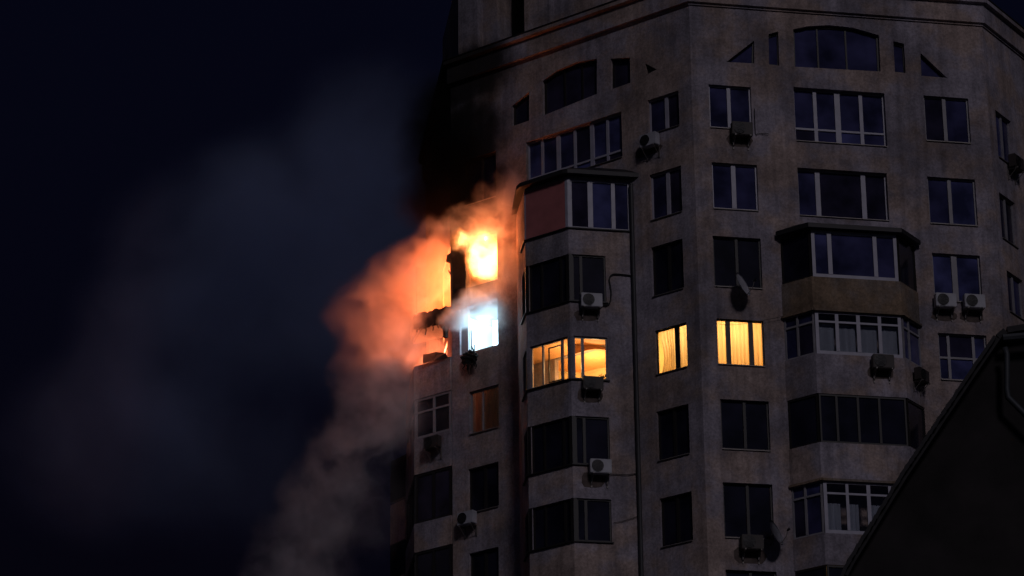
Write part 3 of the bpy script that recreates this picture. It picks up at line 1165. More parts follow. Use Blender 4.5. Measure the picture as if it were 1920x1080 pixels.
# lit bay room: sits in the bay and runs back into the building
z0, z1 = lev[2]
bm = bmesh.new()
zc = z1 + 0.10
pl = [FB.pt(-0.12, 0, -0.17), R_ if False else FB.pt(uP2 + 0.02, 0, -0.15), GB.pt(uP3 - 0.05, 0, -0.16), HB.pt(uP4, 0, -0.2), A.pt(uP1 + 3.6, 0, -1.7), A.pt(uP1 - 0.1, 0, -2.2)]
bm.faces.new([bm.verts.new((p.x, p.y, zc)) for p in pl])
obj('room_ceiling', bm, M_CEILO, bld)
bm = bmesh.new()
bm.faces.new([bm.verts.new((p.x, p.y, z0 - 0.24)) for p in pl])
obj('room_floor', bm, M_WALLY, bld)
bm = bmesh.new()
for p, q in zip(pl[3:], pl[4:] + pl[:0]):
    bm.faces.new([bm.verts.new((p.x, p.y, z0 - 0.24)), bm.verts.new((q.x, q.y, z0 - 0.24)), bm.verts.new((q.x, q.y, zc)), bm.verts.new((p.x, p.y, zc))])
p, q = pl[5], pl[0]
bm.faces.new([bm.verts.new((p.x, p.y, z0 - 0.24)), bm.verts.new((q.x, q.y, z0 - 0.24)), bm.verts.new((q.x, q.y, zc)), bm.verts.new((p.x, p.y, zc))])
obj('room_wall', bm, M_WALLY, bld)
# dropped plaster arch between bay and room
ARF = Face(FB.pt(uP2 + 0.3, 0, -1.1), PB, True)
bm = bmesh.new()
seg = 14
ua, ub = 0.0, 1.95
pv = None
for i in range(seg + 1):
    t = i / seg
    u = ua + (ub - ua) * t
    z = zc - 0.48 + 0.36 * math.sin(math.pi * (0.08 + 0.84 * t)) - 0.0
    cur = (u, z)
    if pv:
        hexa(bm, [ARF.pt(pv[0], pv[1], 0), ARF.pt(cur[0], cur[1], 0), ARF.pt(cur[0], zc - 0.002, 0), ARF.pt(pv[0], zc - 0.002, 0),
                  ARF.pt(pv[0], pv[1], -0.12), ARF.pt(cur[0], cur[1], -0.12), ARF.pt(cur[0], zc - 0.002, -0.12), ARF.pt(pv[0], zc - 0.002, -0.12)])
    pv = cur
obj('room_arch', bm, M_CEILO, bld)
lp = ARF.pt(1.2, zc - 0.35, -0.7)
lamp('interior_light', ARF.pt(1.0, zc - 0.75, -0.9), WARM, 120, 0.0)
lamp('interior_light', GB.pt(1.0, zc - 0.7, -0.9), WARM, 45, 0.0)  # added fill lamp for the front of the arch, no bulb here
# open sash and plants in the bay room
bm = bmesh.new()
us, ue = GB.uz(1047, 650)[0], GB.uz(1022, 660)[0]
for (a_, b_, c_, d_) in ((us, us + .04, z0 + .12, z1 - .14), (ue - .04, ue, z0 + .12, z1 - .14), (us + .04, ue - .04, z0 + .12, z0 + .16), (us + .04, ue - .04, z1 - .18, z1 - .14)):
    fbox(bm, GB, a_, b_, c_, d_, -0.22, -0.18)
obj('inner_sash', bm, M_BROWNF, bld)
t = empty('potted_plant', ARF.pt(0.95, z0 + 0.1, 0.5), 'leafy potted plant standing in the right light of the orange bay room', 'plant')
bm = bmesh.new()
tube(bm, [(0, 0, -0.1), (0, 0, 0.1)], [0.08, 0.11], 12)
obj('pot', bm, M_BROWN, t)
bm = bmesh.new()
for i in range(70):
    a_ = random.uniform(0, 6.28)
    r_ = random.uniform(0.02, 0.3)
    h = 0.12 + random.uniform(0, 0.2)
    c = Vector((math.cos(a_) * r_, math.sin(a_) * r_, h))
    dx = Vector((random.uniform(-1, 1), random.uniform(-1, 1), random.uniform(-.5, 1))).normalized() * 0.07
    dy = Vector((random.uniform(-1, 1), random.uniform(-1, 1), random.uniform(-1, 1))).normalized() * 0.025
    bm.faces.new([bm.verts.new(c - dx), bm.verts.new(c + dy), bm.verts.new(c + dx), bm.verts.new(c - dy)])
obj('foliage', bm, simple('olive_leaf', (0.16, 0.13, 0.05), 0.6), t)

# white-lit room on the burning flat's lower level
ul, ur, z0, z1 = whiteW
room(A, min(ul, ur) - 0.3, max(ul, ur) + 0.12, z0 - 0.7, z1 + 0.3, 2.6, M_ROOMW, M_ROOMW)
COOL = (0.55, 0.86, 1.0)
t = empty('work_light', A.pt((ul + ur) / 2 - 0.25, z0 + 0.55, -1.0), 'blinding cool white work light inside the window below the flames', 'lamp')
bm = bmesh.new()
lbox(bm, -0.3, 0.3, -0.3, 0.3, -0.05, 0.7)
obj('light_panel', bm, emissive('cool_white_glow', COOL, 13), t)
bm = bmesh.new()
tube(bm, [(0, 0, -1.2), (0, 0, -0.05)], 0.03, 8)
obj('stand', bm, M_STEEL, t)
# fragments of the window still in place: left sash and post
w = bpy.data.objects.new('window', None)
COL.objects.link(w)
w.parent = bld
w['label'] = 'broken white frame of the blue-white lit window'
bm = bmesh.new()
uu = lambda x, y=640: A.uz(x, y)[0]
zA = lambda x, y: A.uz(x, y)[1]
fbox(bm, A, uu(874.5), uu(862), z0 + .003, z1 - 0.003, -0.22, -0.10)
fbox(bm, A, uu(880), uu(878), z0, z0 + 0.9, -0.2, -0.14)
obj('frame', bm, M_PVC_DIM, w)
bm = bmesh.new()
fbox(bm, A, uu(862), uu(858), z0, z1, -0.15, -0.14)
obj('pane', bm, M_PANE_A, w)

# fire room
ul, ur, z0, z1 = fireW
poly_room([A.pt(min(ul, ur) - 0.35, 0, -0.24), A.pt(uA_end, 0, -0.24) - CW.n * 0.03, CW.pt(4.2, 0, -0.24), A.pt(min(ul, ur) - 0.35, 0, -3.6)], z0 - 0.8, z1 + 0.3, M_CONC, M_CONC, (0, 1))
# pier beside the burning window: char, with its backlit darkness painted in
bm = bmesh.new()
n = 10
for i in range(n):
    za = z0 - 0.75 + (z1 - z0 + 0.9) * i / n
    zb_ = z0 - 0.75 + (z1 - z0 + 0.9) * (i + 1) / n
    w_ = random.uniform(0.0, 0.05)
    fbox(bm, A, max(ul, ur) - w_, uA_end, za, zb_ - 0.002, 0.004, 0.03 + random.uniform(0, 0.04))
obj('charred_backlit_pier', bm, M_CHAR, bld)

# ------------------------------------------------------------------ flames (they give off the light) and smoke
def vol_material(name, blobs, warp=0.5, wscale=0.7, nscale=1.6, lo=0.35, hi=0.7, dens=1.0, col=(0.8, 0.8, 0.8), aniso=0.2,
                 emit=None, detail=4, floor=0.0, step=None):
    m = bpy.data.materials.new(name)
    m.use_nodes = True
    N, L = m.node_tree.nodes, m.node_tree.links
    N.clear()
    out = N.new('ShaderNodeOutputMaterial')
    pv = N.new('ShaderNodeVolumePrincipled')
    L.new(pv.outputs[0], out.inputs['Volume'])
    tc = N.new('ShaderNodeTexCoord')
    nz = N.new('ShaderNodeTexNoise')
    nz.inputs['Scale'].default_value = wscale
    nz.inputs['Detail'].default_value = 3
    L.new(tc.outputs['Object'], nz.inputs['Vector'])
    sub = N.new('ShaderNodeVectorMath'); sub.operation = 'SUBTRACT'
    L.new(nz.outputs['Color'], sub.inputs[0])
    sub.inputs[1].default_value = (0.5, 0.5, 0.5)
    scl = N.new('ShaderNodeVectorMath'); scl.operation = 'SCALE'
    L.new(sub.outputs[0], scl.inputs[0])
    scl.inputs['Scale'].default_value = warp * 2
    add_ = N.new('ShaderNodeVectorMath'); add_.operation = 'ADD'
    L.new(tc.outputs['Object'], add_.inputs[0])
    L.new(scl.outputs[0], add_.inputs[1])
    total = None
    for (c, r, amt) in blobs:
        s = N.new('ShaderNodeVectorMath'); s.operation = 'SUBTRACT'
        L.new(add_.outputs[0], s.inputs[0])
        s.inputs[1].default_value = c
        d = N.new('ShaderNodeVectorMath'); d.operation = 'DIVIDE'
        L.new(s.outputs[0], d.inputs[0])
        d.inputs[1].default_value = r
        ln = N.new('ShaderNodeVectorMath'); ln.operation = 'LENGTH'
        L.new(d.outputs[0], ln.inputs[0])
        mr = N.new('ShaderNodeMapRange'); mr.interpolation_type = 'SMOOTHSTEP'
        mr.inputs['From Min'].default_value = 1.0
        mr.inputs['From Max'].default_value = 0.25
        mr.inputs['To Min'].default_value = 0.0
        mr.inputs['To Max'].default_value = amt
        L.new(ln.outputs['Value'], mr.inputs['Value'])
        if total is None:
            total = mr.outputs[0]
        else:
            a = N.new('ShaderNodeMath'); a.operation = 'ADD'
            L.new(total, a.inputs[0]); L.new(mr.outputs[0], a.inputs[1])
            total = a.outputs[0]
    n2 = N.new('ShaderNodeTexNoise')
    n2.inputs['Scale'].default_value = nscale
    n2.inputs['Detail'].default_value = detail
    n2.inputs['Roughness'].default_value = 0.55
    L.new(add_.outputs[0], n2.inputs['Vector'])
    r2 = N.new('ShaderNodeMapRange')
    r2.inputs['From Min'].default_value = lo
    r2.inputs['From Max'].default_value = hi
    r2.inputs['To Min'].default_value = floor
    r2.inputs['To Max'].default_value = 1.0
    L.new(n2.outputs[0], r2.inputs['Value'])
    mu = N.new('ShaderNodeMath'); mu.operation = 'MULTIPLY'
    L.new(total, mu.inputs[0]); L.new(r2.outputs[0], mu.inputs[1])
    de = N.new('ShaderNodeMath'); de.operation = 'MULTIPLY'
    L.new(mu.outputs[0], de.inputs[0])
    de.inputs[1].default_value = dens
    L.new(de.outputs[0], pv.inputs['Density'])
    pv.inputs['Color'].default_value = (*col, 1)
    pv.inputs['Anisotropy'].default_value = aniso
    if emit:
        ecol, es = emit
        e = N.new('ShaderNodeMath'); e.operation = 'MULTIPLY'
        L.new(mu.outputs[0], e.inputs[0])
        e.inputs[1].default_value = es
        L.new(e.outputs[0], pv.inputs['Emission Strength'])
        cr = N.new('ShaderNodeValToRGB')
        cr.color_ramp.elements[0].position = 0.05
        cr.color_ramp.elements[0].color = (*ecol[0], 1)
        cr.color_ramp.elements[1].position = 0.6
        cr.color_ramp.elements[1].color = (*ecol[1], 1)
        L.new(mu.outputs[0], cr.inputs[0])
        L.new(cr.outputs[0], pv.inputs['Emission Color'])
    if step:
        m.cycles.volume_step_rate = step
    return m


def domain(name, blobs, mat, label, pad=0.0, kind='stuff', cat=None):
    lo = Vector((1e9,) * 3)
    hi = Vector((-1e9,) * 3)
    for c, r, a in blobs:
        for k in range(3):
            lo[k] = min(lo[k], c[k] - r[k] - pad)
            hi[k] = max(hi[k], c[k] + r[k] + pad)
    bm = bmesh.new()
    bmesh.ops.create_cube(bm, size=1)
    for v in bm.verts:
        for k in range(3):
            v.co[k] = lo[k] if v.co[k] < 0 else hi[k]
    o = obj(name, bm, mat)
    return tag(o, label, cat or name.split('_')[-1], kind=kind)


AP = lambda x, y, o=0.0: A.pt(*A.uz(x, y), o)
YB = A.hit(848, 540).y
print('YB', YB)
# flames inside and licking out of the window
fb = [(AP(905, 478, -0.5), (0.95, 1.0, 1.15), 1.0), (AP(905, 478, 0.0), (0.75, 0.6, 1.05), 0.9),
      (AP(878, 455, 0.35), (0.55, 0.45, 0.4), 0.8), (AP(905, 505, -0.1), (0.6, 0.6, 0.5), 1.0)]
fm_ = vol_material('burning_gas', fb, warp=0.35, wscale=1.8, nscale=2.6, lo=0.32, hi=0.6, dens=0.4, col=(0.9, 0.6, 0.4),
                   emit=(((1.0, 0.20, 0.02), (1.0, 0.60, 0.20)), 8.0), step=0.4)
domain('window_flames', fb, fm_, 'yellow-white flames filling the burning window', 0.15, cat='fire')
# flames behind the pier, out on the corner balcony
YC = YB + 1.6
gb = [(CW.pt(1.6, zFlo + 0.9, 0.1), (0.8, 1.2, 0.9), 1.0), (at_depth(838, 566, YC - 0.4), (0.6, 0.8, 0.35), 0.6)]
gm = vol_material('balcony_burning_gas', gb, warp=0.3, wscale=1.5, nscale=2.0, lo=0.3, hi=0.75, dens=0.3, col=(0.9, 0.6, 0.4),
                  emit=(((1.0, 0.2, 0.03), (1.0, 0.34, 0.06)), 0.35), step=0.5)
domain('balcony_flames', gb, gm, 'orange flames on the corner balcony left of the dark pier', 0.2, cat='fire')
FIRE = (1.0, 0.19, 0.045)
zmid = (zFlo + zFhi) / 2
lamp('fire_light', AP(905, 482, -0.5), (1.0, 0.24, 0.06), 500)
lamp('fire_light', AP(920, 452, 0.28), (1.0, 0.20, 0.05), 170)
ad = bpy.data.lights.new('fire_light', 'AREA')
ad.shape = 'RECTANGLE'
ad.size, ad.size_y = 2.4, (zFhi - zFlo) * 0.85
ad.energy = 640
ad.color = (1.0, 0.17, 0.035)
ao = bpy.data.objects.new('fire_light', ad)
COL.objects.link(ao)
ao.location = CW.pt(1.55, zmid, -0.6)
ao.rotation_euler = (CW.n + Vector((0, -0.15, 0.0))).to_track_quat('-Z', 'Z').to_euler()
lamp('fire_light', CW.pt(2.2, A.uz(848, 660)[1], -0.3), (1.0, 0.22, 0.08), 1500)
lamp('puff_fill_light', AP(905, 603, -0.12), COOL, 75)  # extra lamp in the opening, added to brighten the smoke puff

S = lambda x, y, Y: at_depth(x, y, Y)
fs = [
    (S(785, 520, YB + 0.8), (2.0, 1.8, 1.6), 1.0),
    (S(750, 565, YB + 0.6), (1.9, 1.8, 1.7), 0.8),
    (S(690, 600, YB + 0.6), (1.7, 1.8, 2.1), 0.35),
    (S(835, 450, YB + 0.2), (1.5, 1.2, 1.0), 0.8),
    (S(750, 645, YB + 0.2), (1.1, 1.3, 1.4), 1.0),
    (S(700, 705, YB + 0.1), (1.7, 1.4, 1.7), 0.9),
    (AP(900, 436, 0.6), (1.3, 0.8, 0.9), 1.0),
    (AP(955, 415, 0.6), (1.1, 0.8, 1.5), 1.3),
    (AP(978, 375, 0.6), (0.7, 0.7, 1.3), 0.9),
    (AP(955, 510, 0.5), (1.0, 0.7, 1.3), 1.1),
    (AP(940, 560, 0.6), (0.8, 0.7, 0.8), 0.8),
    (S(790, 655, YB + 1.4), (1.6, 1.2, 1.2), 0.3),
    (S(705, 785, YB + 0.1), (2.1, 1.6, 2.2), 0.62),
    (S(655, 865, YB + 0.0), (1.9, 1.7, 2.0), 0.62),
    (S(600, 950, YB - 0.1), (2.0, 1.8, 2.0), 0.62),
    (S(570, 1030, YB - 0.2), (2.2, 1.9, 2.1), 0.62),
    (S(550, 1120, YB - 0.3), (2.5, 2.0, 2.3), 0.62),
    (S(680, 960, YB + 0.6), (2.2, 1.9, 2.6), 0.14),
]
fsm = vol_material('fire_lit_smoke', fs, warp=0.95, wscale=0.7, nscale=0.95, lo=0.40, hi=0.60, dens=1.25, col=(0.92, 0.86, 0.90), aniso=0.1, detail=7, floor=0.08, step=0.22)
domain('rolling_smoke', fs, fsm, 'dense smoke glowing orange beside the burning flat and trailing down left', 0.6)
# cool-lit puff in front of the white window
ws = [(AP(918, 572, 0.35), (1.3, 0.6, 0.8), 1.0), (AP(868, 606, 0.4), (0.75, 0.45, 0.55), 0.9), (AP(915, 608, 0.2), (0.9, 0.4, 0.7), 0.35), (AP(940, 590, 0.3), (0.8, 0.5, 0.9), 0.35)]
wsm = vol_material('work_light_smoke', ws, warp=0.4, wscale=1.2, nscale=2.0, lo=0.3, hi=0.65, dens=6.0, col=(0.9, 0.92, 0.95), detail=6, floor=0.10, step=0.35)
domain('window_smoke', ws, wsm, 'thin blue-white smoke drifting out of the brightly lit window', 0.3)
# black smoke rising over the fire
bs = [(S(868, 320, YB - 0.3), (1.9, 1.3, 2.4), 0.8), (S(850, 235, YB + 0.6), (1.7, 1.4, 2.6), 0.5), (S(895, 385, YB - 0.2), (1.4, 1.0, 1.1), 1.0),
      (S(818, 270, YB + 1.6), (1.8, 1.5, 3.4), 0.8), (S(815, 380, YB + 0.6), (1.9, 1.2, 1.5), 0.8), (S(895, 210, YB - 0.2), (2.0, 1.0, 2.4), 0.25)]
bsm = vol_material('black_soot_smoke', bs, warp=0.6, wscale=0.7, nscale=1.1, lo=0.3, hi=0.6, dens=2.2, col=(0.03, 0.025, 0.025), floor=0.35, step=0.4)
domain('soot_smoke', bs, bsm, 'black smoke climbing the facade above the flames', 0.4)
# broad pale plume drifting away to the left
bp = [
    (S(620, 400, 136), (7.4, 5, 6.2), 1.0),
    (S(420, 480, 138), (6.6, 5, 6.0), 0.9),
    (S(620, 610, 137), (6.2, 4.6, 4.6), 0.8),
    (S(320, 640, 139), (6.0, 5, 6.0), 0.6),
    (S(700, 250, 137), (5.0, 4.6, 5.0), 0.6),
    (S(200, 830, 140), (6.5, 5, 5.5), 0.45),
    (S(430, 850, 139), (6.0, 5, 5.0), 0.35),
]
bpm = vol_material('pale_night_smoke', bp, warp=1.6, wscale=0.16, nscale=0.22, lo=0.3, hi=0.75, dens=0.40, col=(0.56, 0.66, 0.95), detail=6, floor=0.12, step=0.7)  # blue colour paints the bluish night light into the smoke
domain('drifting_smoke', bp, bpm, 'broad faint grey-blue smoke drifting across the dark sky', 1.5)

# ------------------------------------------------------------------ air conditioners, dishes, cables
def make_ac(white=True):
    t = empty('air_conditioner', (0, 0, 0), 'x', 'air conditioner', 'air conditioner units hung on the facade')
    W, H, Dp = 0.74, 0.50, 0.28
    bm = bmesh.new()
    lbox(bm, -W / 2, W / 2, -Dp, 0, 0, H)
    bmesh.ops.bevel(bm, geom=bm.edges[:], offset=0.02, segments=2, affect='EDGES')
    mt = M_AC if white else M_ACD
    obj('casing', bm, mt, t)
    cx, cz, r = -0.12, H / 2, 0.205
    bm = bmesh.new()
    tube(bm, [(cx, -Dp - 0.004, cz), (cx, -Dp - 0.012, cz)], r, 28)
    obj('fan_opening', bm, M_DARK, t)
    bm = bmesh.new()
    for rr in (0.05, 0.10, 0.15, 0.205):
        tube(bm, [(cx + math.cos(a) * rr, -Dp - 0.022, cz + math.sin(a) * rr) for a in [2 * math.pi * k / 24 for k in range(25)]], 0.006, 4)
    for k in range(8):
        a = k * math.pi / 4
        tube(bm, [(cx + math.cos(a) * 0.04, -Dp - 0.022, cz + math.sin(a) * 0.04), (cx + math.cos(a) * r, -Dp - 0.022, cz + math.sin(a) * r)], 0.005, 4)
    obj('fan_grille', bm, M_BROWNF, t)
    bm = bmesh.new()
    for k in range(5):
        a = k * 2 * math.pi / 5
        a2 = a + 0.7
        hexa(bm, [(cx + math.cos(a) * .03, -Dp - .016, cz + math.sin(a) * .03), (cx + math.cos(a) * .18, -Dp - .016, cz + math.sin(a) * .18),
                  (cx + math.cos(a2) * .18, -Dp - .014, cz + math.sin(a2) * .18), (cx + math.cos(a2) * .03, -Dp - .014, cz + math.sin(a2) * .03),
                  (cx + math.cos(a) * .03, -Dp - .014, cz + math.sin(a) * .03), (cx + math.cos(a) * .18, -Dp - .014, cz + math.sin(a) * .18),
                  (cx + math.cos(a2) * .18, -Dp - .0125, cz + math.sin(a2) * .18), (cx + math.cos(a2) * .03, -Dp - .0125, cz + math.sin(a2) * .03)])
    obj('fan', bm, M_PIPE, t)
    for sx in (-0.27, 0.27):
        bm = bmesh.new()
        lbox(bm, sx - 0.02, sx + 0.02, -Dp - 0.05, 0.10, -0.045, -0.003)
        lbox(bm, sx - 0.02, sx + 0.02, 0.06, 0.10, -0.42, -0.046)
        tube(bm, [(sx, -Dp + 0.02, -0.04), (sx, 0.07, -0.36)], 0.014, 5)
        obj('bracket', bm, M_STEEL, t)
    return t


AC_W, AC_D = make_ac(True), make_ac(False)
used = set()


def place_ac(face, x, y, label, white=True, sc=1.0, turn=0):
    src = AC_W if white else AC_D
    if src.name in used:
        t = src.copy()
        COL.objects.link(t)
        for ch in [c for c in src.children]:
            c = ch.copy()
            COL.objects.link(c)
            c.parent = t
    else:
        t = src
        used.add(src.name)
    f2 = face.shifted(0.10)
    u, z = f2.uz(x, y)
    M = f2.frame(u, z - 0.25 * sc)
    t.matrix_world = M @ Matrix.Scale(sc, 4)
    t['label'] = label
    return t


place_ac(FB, 1107, 567, 'white air conditioner with a hose looping to the right beside the dark bay window', True)
place_ac(FB, 1124, 878, 'white air conditioner hung below the dark bay window, under the orange lit room', True)
place_ac(FB, 1110, 722, 'dark air conditioner on brackets right under the orange lit bay window', False, 0.95)
place_ac(A, 1222, 266, 'pale air conditioner hanging under the highest window left of the tower corner', True, 0.95)
place_ac(B, 1389, 246, 'brown air conditioner under the highest window right of the tower corner', False)
place_ac(B, 1770, 567, 'white air conditioner, left one of the pair under the far right window', True)
place_ac(B, 1824, 569, 'white air conditioner, right one of the pair under the far right window', True)
place_ac(MB, 1653, 682, 'dark air conditioner on the front of the pale glazed balcony', False)
place_ac(NB, 1722, 706, 'dark air conditioner on the slanted right side of the pale glazed balcony', False, 0.9)
place_ac(B, 1408, 1020, 'dark air conditioner near the satellite dish at the bottom of the facade', False)
place_ac(A, 880, 974, 'grey air conditioner below the dark window on the far left wing', True, 0.95)
place_ac(LQ, 815, 832, 'dark air conditioner on the corner balcony two floors below the fire', False, 0.9)
place_ac(D, 1899, 308, 'dark air conditioner on the receding right side of the tower', False)


def dark_patch(face, x, y, w, h):
    """irregular dark patch on the wall below a unit"""
    f2 = face
    u, z = f2.uz(x, y)
    bm = bmesh.new()
    n = 14
    pts = []
    for k in range(n):
        a = 2 * math.pi * k / n
        ca, sa = math.cos(a), math.sin(a)
        q = (abs(ca) ** 4 + abs(sa) ** 4) ** -0.25 * random.uniform(0.85, 1.05)
        pts.append(f2.pt(u + ca * q * w / 2, z + sa * q * h / 2, 0.004))
    vs_ = [bm.verts.new(p) for p in pts]
    vb = [bm.verts.new(p - f2.n * 0.003) for p in pts]
    bm.faces.new(vs_)
    for k in range(n):
        bm.faces.new((vs_[k - 1], vs_[k], vb[k], vb[k - 1]))
    obj('wall_patch', bm, M_WALLPATCH, bld)


for a in ((FB, 1098, 592, 0.85, 0.42), (FB, 1112, 900, 0.85, 0.55), (FB, 1107, 742, 0.95, 0.5), (A, 1216, 282, 1.2, 0.4), (B, 1387, 262, 0.95, 0.55),
          (B, 1770, 592, 0.95, 0.4), (B, 1822, 594, 0.9, 0.4), (MB, 1650, 700, 0.95, 0.45), (B, 1407, 1042, 1.1, 0.6)):
    dark_patch(*a)


def make_dish():
    t = empty('satellite_dish', (0, 0, 0), 'x', 'satellite dish', 'satellite dishes on the facade')
    bm = bmesh.new()
    rings = []
    r = 0.44
    for j in range(7):
        rr = r * j / 6
        zz = 0.10 * (rr / r) ** 2
        rings.append([bm.verts.new((rr * math.cos(2 * math.pi * k / 28), rr * 1.06 * math.sin(2 * math.pi * k / 28), zz)) for k in range(28)] if j else [bm.verts.new((0, 0, 0))])
    for k in range(28):
        bm.faces.new((rings[0][0], rings[1][k], rings[1][(k + 1) % 28]))
    for a, b in zip(rings[1:], rings[2:]):
        for k in range(28):
            bm.faces.new((a[k], b[k], b[(k + 1) % 28], a[(k + 1) % 28]))
    bmesh.ops.solidify(bm, geom=bm.faces[:], thickness=0.012)
    obj('dish', bm, M_AC, t, True)
    bm = bmesh.new()
    tube(bm, [(0, -0.44, 0.08), (0, -0.3, 0.35), (0, -0.12, 0.5)], 0.014, 6)
    obj('feed_arm', bm, M_STEEL, t)
    bm = bmesh.new()
    tube(bm, [(0, -0.12, 0.46), (0, -0.09, 0.58)], [0.03, 0.045], 10)
    obj('receiver', bm, M_DARK, t)
    return t


dish0 = make_dish()


def place_dish(t, face, x, y, out, nrm, label, sc=1.0):
    f2 = face.shifted(out)
    p = f2.hit(x, y)
    nrm = Vector(nrm).normalized()
    up = Vector((0, 0, 1))
    xx = up.cross(nrm).normalized()
    yy = nrm.cross(xx)
    M = Matrix((xx, yy, nrm)).transposed().to_4x4()
    M.translation = p
    t.matrix_world = M @ Matrix.Scale(sc, 4)
    t['label'] = label
    bm = bmesh.new()
    Mi = (M @ Matrix.Scale(sc, 4)).inverted()
    w0 = p - face.n * (out - 0.02) - Vector((0, 0, 0.25))
    tube(bm, [Mi @ p, Mi @ (p - nrm * 0.08), Mi @ (w0 + face.n * 0.25), Mi @ w0], 0.022 / sc, 6)
    obj('mount', bm, M_STEEL, t)


d2_ = dish0.copy()
COL.objects.link(d2_)
for ch in list(dish0.children):
    c = ch.copy()
    COL.objects.link(c)
    c.parent = d2_
place_dish(dish0, B, 1389, 535, 0.45, (0.84, -0.44, 0.34), 'tilted pale satellite dish over the dark window right of the tower corner')
place_dish(d2_, B, 1451, 1001, 0.5, (0.85, -0.44, 0.32), 'pale satellite dish at the bottom, between dark window and glazed balcony')

M_CABLE = simple('black_cable', (0.012, 0.012, 0.012), 0.6)


def cable(face, pts, r, label, out=0.05, f2=None):
    bm = bmesh.new()
    P = [face.pt(*face.uz(x, y), out) for x, y in pts]
    # smooth the route
    Q = []
    for i in range(len(P) - 1):
        p0, p1, p2, p3 = P[max(i - 1, 0)], P[i], P[i + 1], P[min(i + 2, len(P) - 1)]
        for k in range(5):
            t = k / 5
            Q.append(0.5 * ((2 * p1) + (p2 - p0) * t + (2 * p0 - 5 * p1 + 4 * p2 - p3) * t * t + (3 * p1 - p0 - 3 * p2 + p3) * t ** 3))
    Q.append(P[-1])
    tube(bm, Q, r, 6)
    o = obj('cable', bm, M_CABLE, None, True)
    return tag(o, label, 'cable')


cable(FB, [(1129, 573), (1138, 573), (1144, 565), (1145, 545), (1142, 525), (1147, 516), (1160, 515), (1186, 518)], 0.025,
      'thick black hose curving from the upper white air conditioner to the downpipe')
cable(FB, [(1144, 890), (1160, 890), (1176, 891), (1194, 888)], 0.014, 'thin black cable running right from the lower white air conditioner')
cable(FB, [(1150, 981), (1170, 977), (1198, 968)], 0.010, 'thin dark wire slung across the wall near the bottom of the bay')
cable(B, [(1345, 610), (1380, 611), (1440, 601), (1500, 588)], 0.006, 'thin wire crossing in front of the curtained wide lit window', out=0.12)
cable(B, [(1414, 205), (1416, 250), (1422, 251), (1440, 252)], 0.012, 'thin dark cable beside the brown air conditioner near the top')

# burnt unit and hanging debris below the white window
t = empty('burnt_debris', AP(886, 668, 0.1), 'charred clump of debris hanging under the blue-white window', 'debris')
bm = bmesh.new()
bmesh.ops.create_icosphere(bm, subdivisions=3, radius=0.32)
for v in bm.verts:
    k = 1 + 0.35 * math.sin(v.co.x * 19 + v.co.z * 13) * math.cos(v.co.z * 17 + v.co.y * 9)
    v.co = Vector((v.co.x * 1.05 * k, v.co.y * 0.5 * k, v.co.z * 0.7 * k))
obj('charred_casing', bm, M_CHAR, t)
for i in range(9):
    bm = bmesh.new()
    x0 = random.uniform(-0.3, 0.3)
    ln_ = random.uniform(0.3, 0.75)
    pts = [(x0, -0.05, -0.1)]
    for k in range(1, 5):
        pts.append((x0 + random.uniform(-.06, .06), -0.05 + random.uniform(-.05, .05), -0.1 - ln_ * k / 4))
    tube(bm, pts, [0.03, 0.022, 0.03, 0.018, 0.008], 5)
    obj('strand', bm, M_CHAR, t)
for i in range(5):
    bm = bmesh.new()
    x0 = random.uniform(-0.25, 0.25)
    p0 = Vector((x0, 0, 0.1))
    p1 = p0 + Vector((random.uniform(-.15, .15), -0.1, random.uniform(0.1, 0.28)))
    tube(bm, [p0, (p0 + p1) / 2 + Vector((.03, 0, 0)), p1], 0.018, 5)
    obj('spike', bm, M_CHAR, t)
M_ = A.frame(*A.uz(886, 672), 0.16)
t.matrix_world = M_

# curtains in the two pale glazed balconies
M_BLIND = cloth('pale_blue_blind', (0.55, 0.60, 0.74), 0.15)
for i, names in ((1, ('left', 'second', 'third', 'right')), (3, ('left', 'second', 'third', 'right'))):
    z0, z1 = blev[i]
    if i == 1:
        xs = ((1537, 1566), (1574, 1606), (1614, 1646), (1654, 1684))
        tz = MB.uz(1540, 604)[1]
    else:
        xs = ((1552, 1578), (1594, 1612), (1634, 1656), (1674, 1690))
        tz = MB.uz(1552, 940)[1]
    yy = 630 if i == 1 else 955
    for (xl, xr), nm in zip(xs, names):
        pos = 'upper' if i == 1 else 'lower'
        curtain(MB, MB.uz(xl - 1, yy)[0], MB.uz(xr + 1, yy)[0], z0 + 0.05, tz, -0.2, M_BLIND,
                f'pale blind behind the {nm} light of the {pos} bright glazed balcony', 2 if i == 1 else 3, 0.012 if i == 1 else 0.03, group=f'blinds in the {pos} glazed balcony')
# one lit window sliver at the very bottom
bm = bmesh.new()
z0, z1 = blev[4]
lamp('interior_light', MB.pt(0.4, z1 - 0.4, -0.5), WARM, 1.5, 0.0)

# ------------------------------------------------------------------ dark neighbouring building, close by on the right
NY = 45.0
nb = empty('neighbouring_house', (0, 0, 0), 'unlit dark house with a steep gable in the lower right corner', 'building')
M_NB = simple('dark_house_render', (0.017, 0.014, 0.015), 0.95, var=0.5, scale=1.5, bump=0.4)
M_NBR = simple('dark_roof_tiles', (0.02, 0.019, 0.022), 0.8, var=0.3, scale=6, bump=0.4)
gp = [at_depth(x, y, NY) for x, y in ((1588, 1090), (1600, 1066), (1700, 903), (1835, 702), (1872, 648), (1886, 636), (1935, 628), (2050, 622))]
base_z = 0.0
bm = bmesh.new()
th = 9.0
front = [Vector((gp[0].x - 1.2, NY, 0))] + [Vector((gp[0].x - 1.2, NY, gp[0].z - 2.2))] + gp + [Vector((gp[-1].x, NY, 0))]
fv = [bm.verts.new(p) for p in front]
bv = [bm.verts.new(p + Vector((0.6, th, 0))) for p in front]
bm.faces.new(fv)
bm.faces.new(bv[::-1])
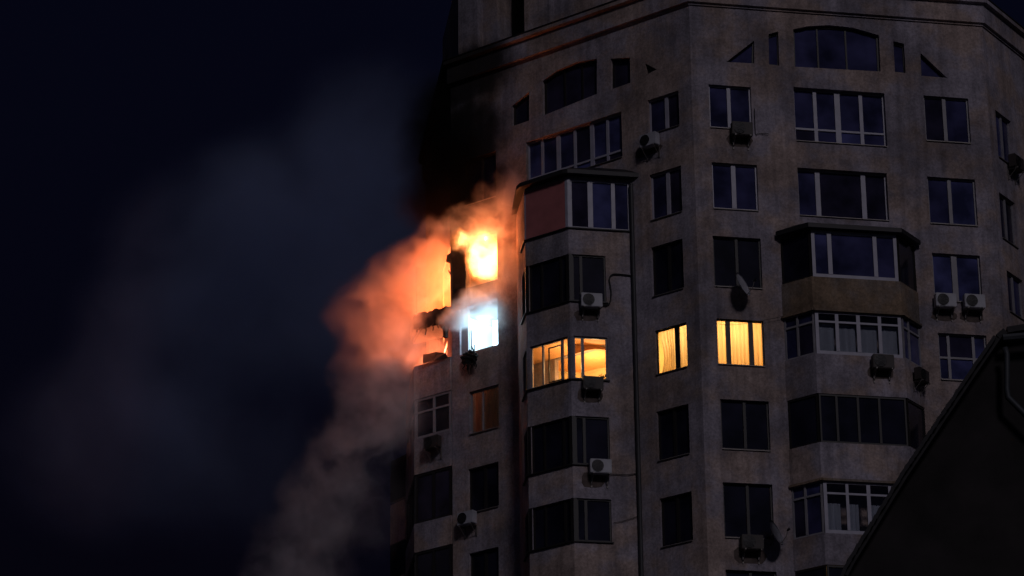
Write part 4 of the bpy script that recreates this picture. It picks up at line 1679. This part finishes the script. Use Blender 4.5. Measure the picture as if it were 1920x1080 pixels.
for k in range(len(front)):
    bm.faces.new((fv[k - 1], fv[k], bv[k], bv[k - 1]))
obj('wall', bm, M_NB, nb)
# verge boards and roof covering
bm = bmesh.new()
for p, q in zip(gp, gp[1:]):
    d = (q - p).normalized()
    nn = Vector((-d.z, 0, d.x))
    hexa(bm, [p + Vector((0, -0.25, 0)) + nn * .01, q + Vector((0, -0.25, 0)) + nn * .01, q + Vector((0.6, th, 0)) + nn * .01, p + Vector((0.6, th, 0)) + nn * .01,
              p + Vector((0, -0.25, 0)) + nn * .10, q + Vector((0, -0.25, 0)) + nn * .10, q + Vector((0.6, th, 0)) + nn * .10, p + Vector((0.6, th, 0)) + nn * .10])
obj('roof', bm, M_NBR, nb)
# course of tile ends along the verge
tb = None
for i in range(34):
    t_ = i / 34
    seg_ = 0
    L_ = [(q - p).length for p, q in zip(gp[:5], gp[1:5])]
    s_ = t_ * sum(L_)
    while s_ > L_[seg_]:
        s_ -= L_[seg_]
        seg_ += 1
    p = gp[seg_].lerp(gp[seg_ + 1], s_ / L_[seg_])
    d = (gp[seg_ + 1] - gp[seg_]).normalized()
    nn = Vector((-d.z, 0, d.x))
    if tb is None:
        bm = bmesh.new()
        lbox(bm, -0.085, 0.085, -0.09, 0.25, 0.0, 0.05)
        tb = obj('verge_tile', bm, M_NBR, nb)
        o = tb
    else:
        o = tb.copy()
        COL.objects.link(o)
    M_ = Matrix((d, Vector((0, 1, 0)), nn)).transposed().to_4x4()
    M_.translation = p + Vector((0, -0.26, 0)) + nn * 0.06
    o.matrix_local = M_ @ Matrix.Rotation(random.uniform(-.12, .12), 4, 'Y')
# pale downpipe with elbow, and eaves strip
M_NBP = simple('weathered_zinc', (0.05, 0.055, 0.065), 0.6, 0.3)
bm = bmesh.new()
tube(bm, [at_depth(x, y, NY - 0.3) for x, y in ((1884, 652), (1888, 665), (1888, 730), (1890, 745), (1905, 760), (1930, 785), (1980, 830))], 0.045, 10)
obj('downpipe', bm, M_NBP, nb, True)
bm = bmesh.new()
p, q = at_depth(1880, 634, NY - 0.3), at_depth(2050, 620, NY - 0.3)
tube(bm, [p, q], 0.06, 8)
obj('gutter', bm, M_NBP, nb)

# ------------------------------------------------------------------ ground
bm = bmesh.new()
s = 1500
bm.faces.new([bm.verts.new(p) for p in ((-s, -s, 0), (s, -s, 0), (s, s, 0), (-s, s, 0))])
g = obj('ground', bm, simple('asphalt_ground', (0.05, 0.05, 0.052), 0.95, var=0.3, scale=0.5))
tag(g, kind='structure')
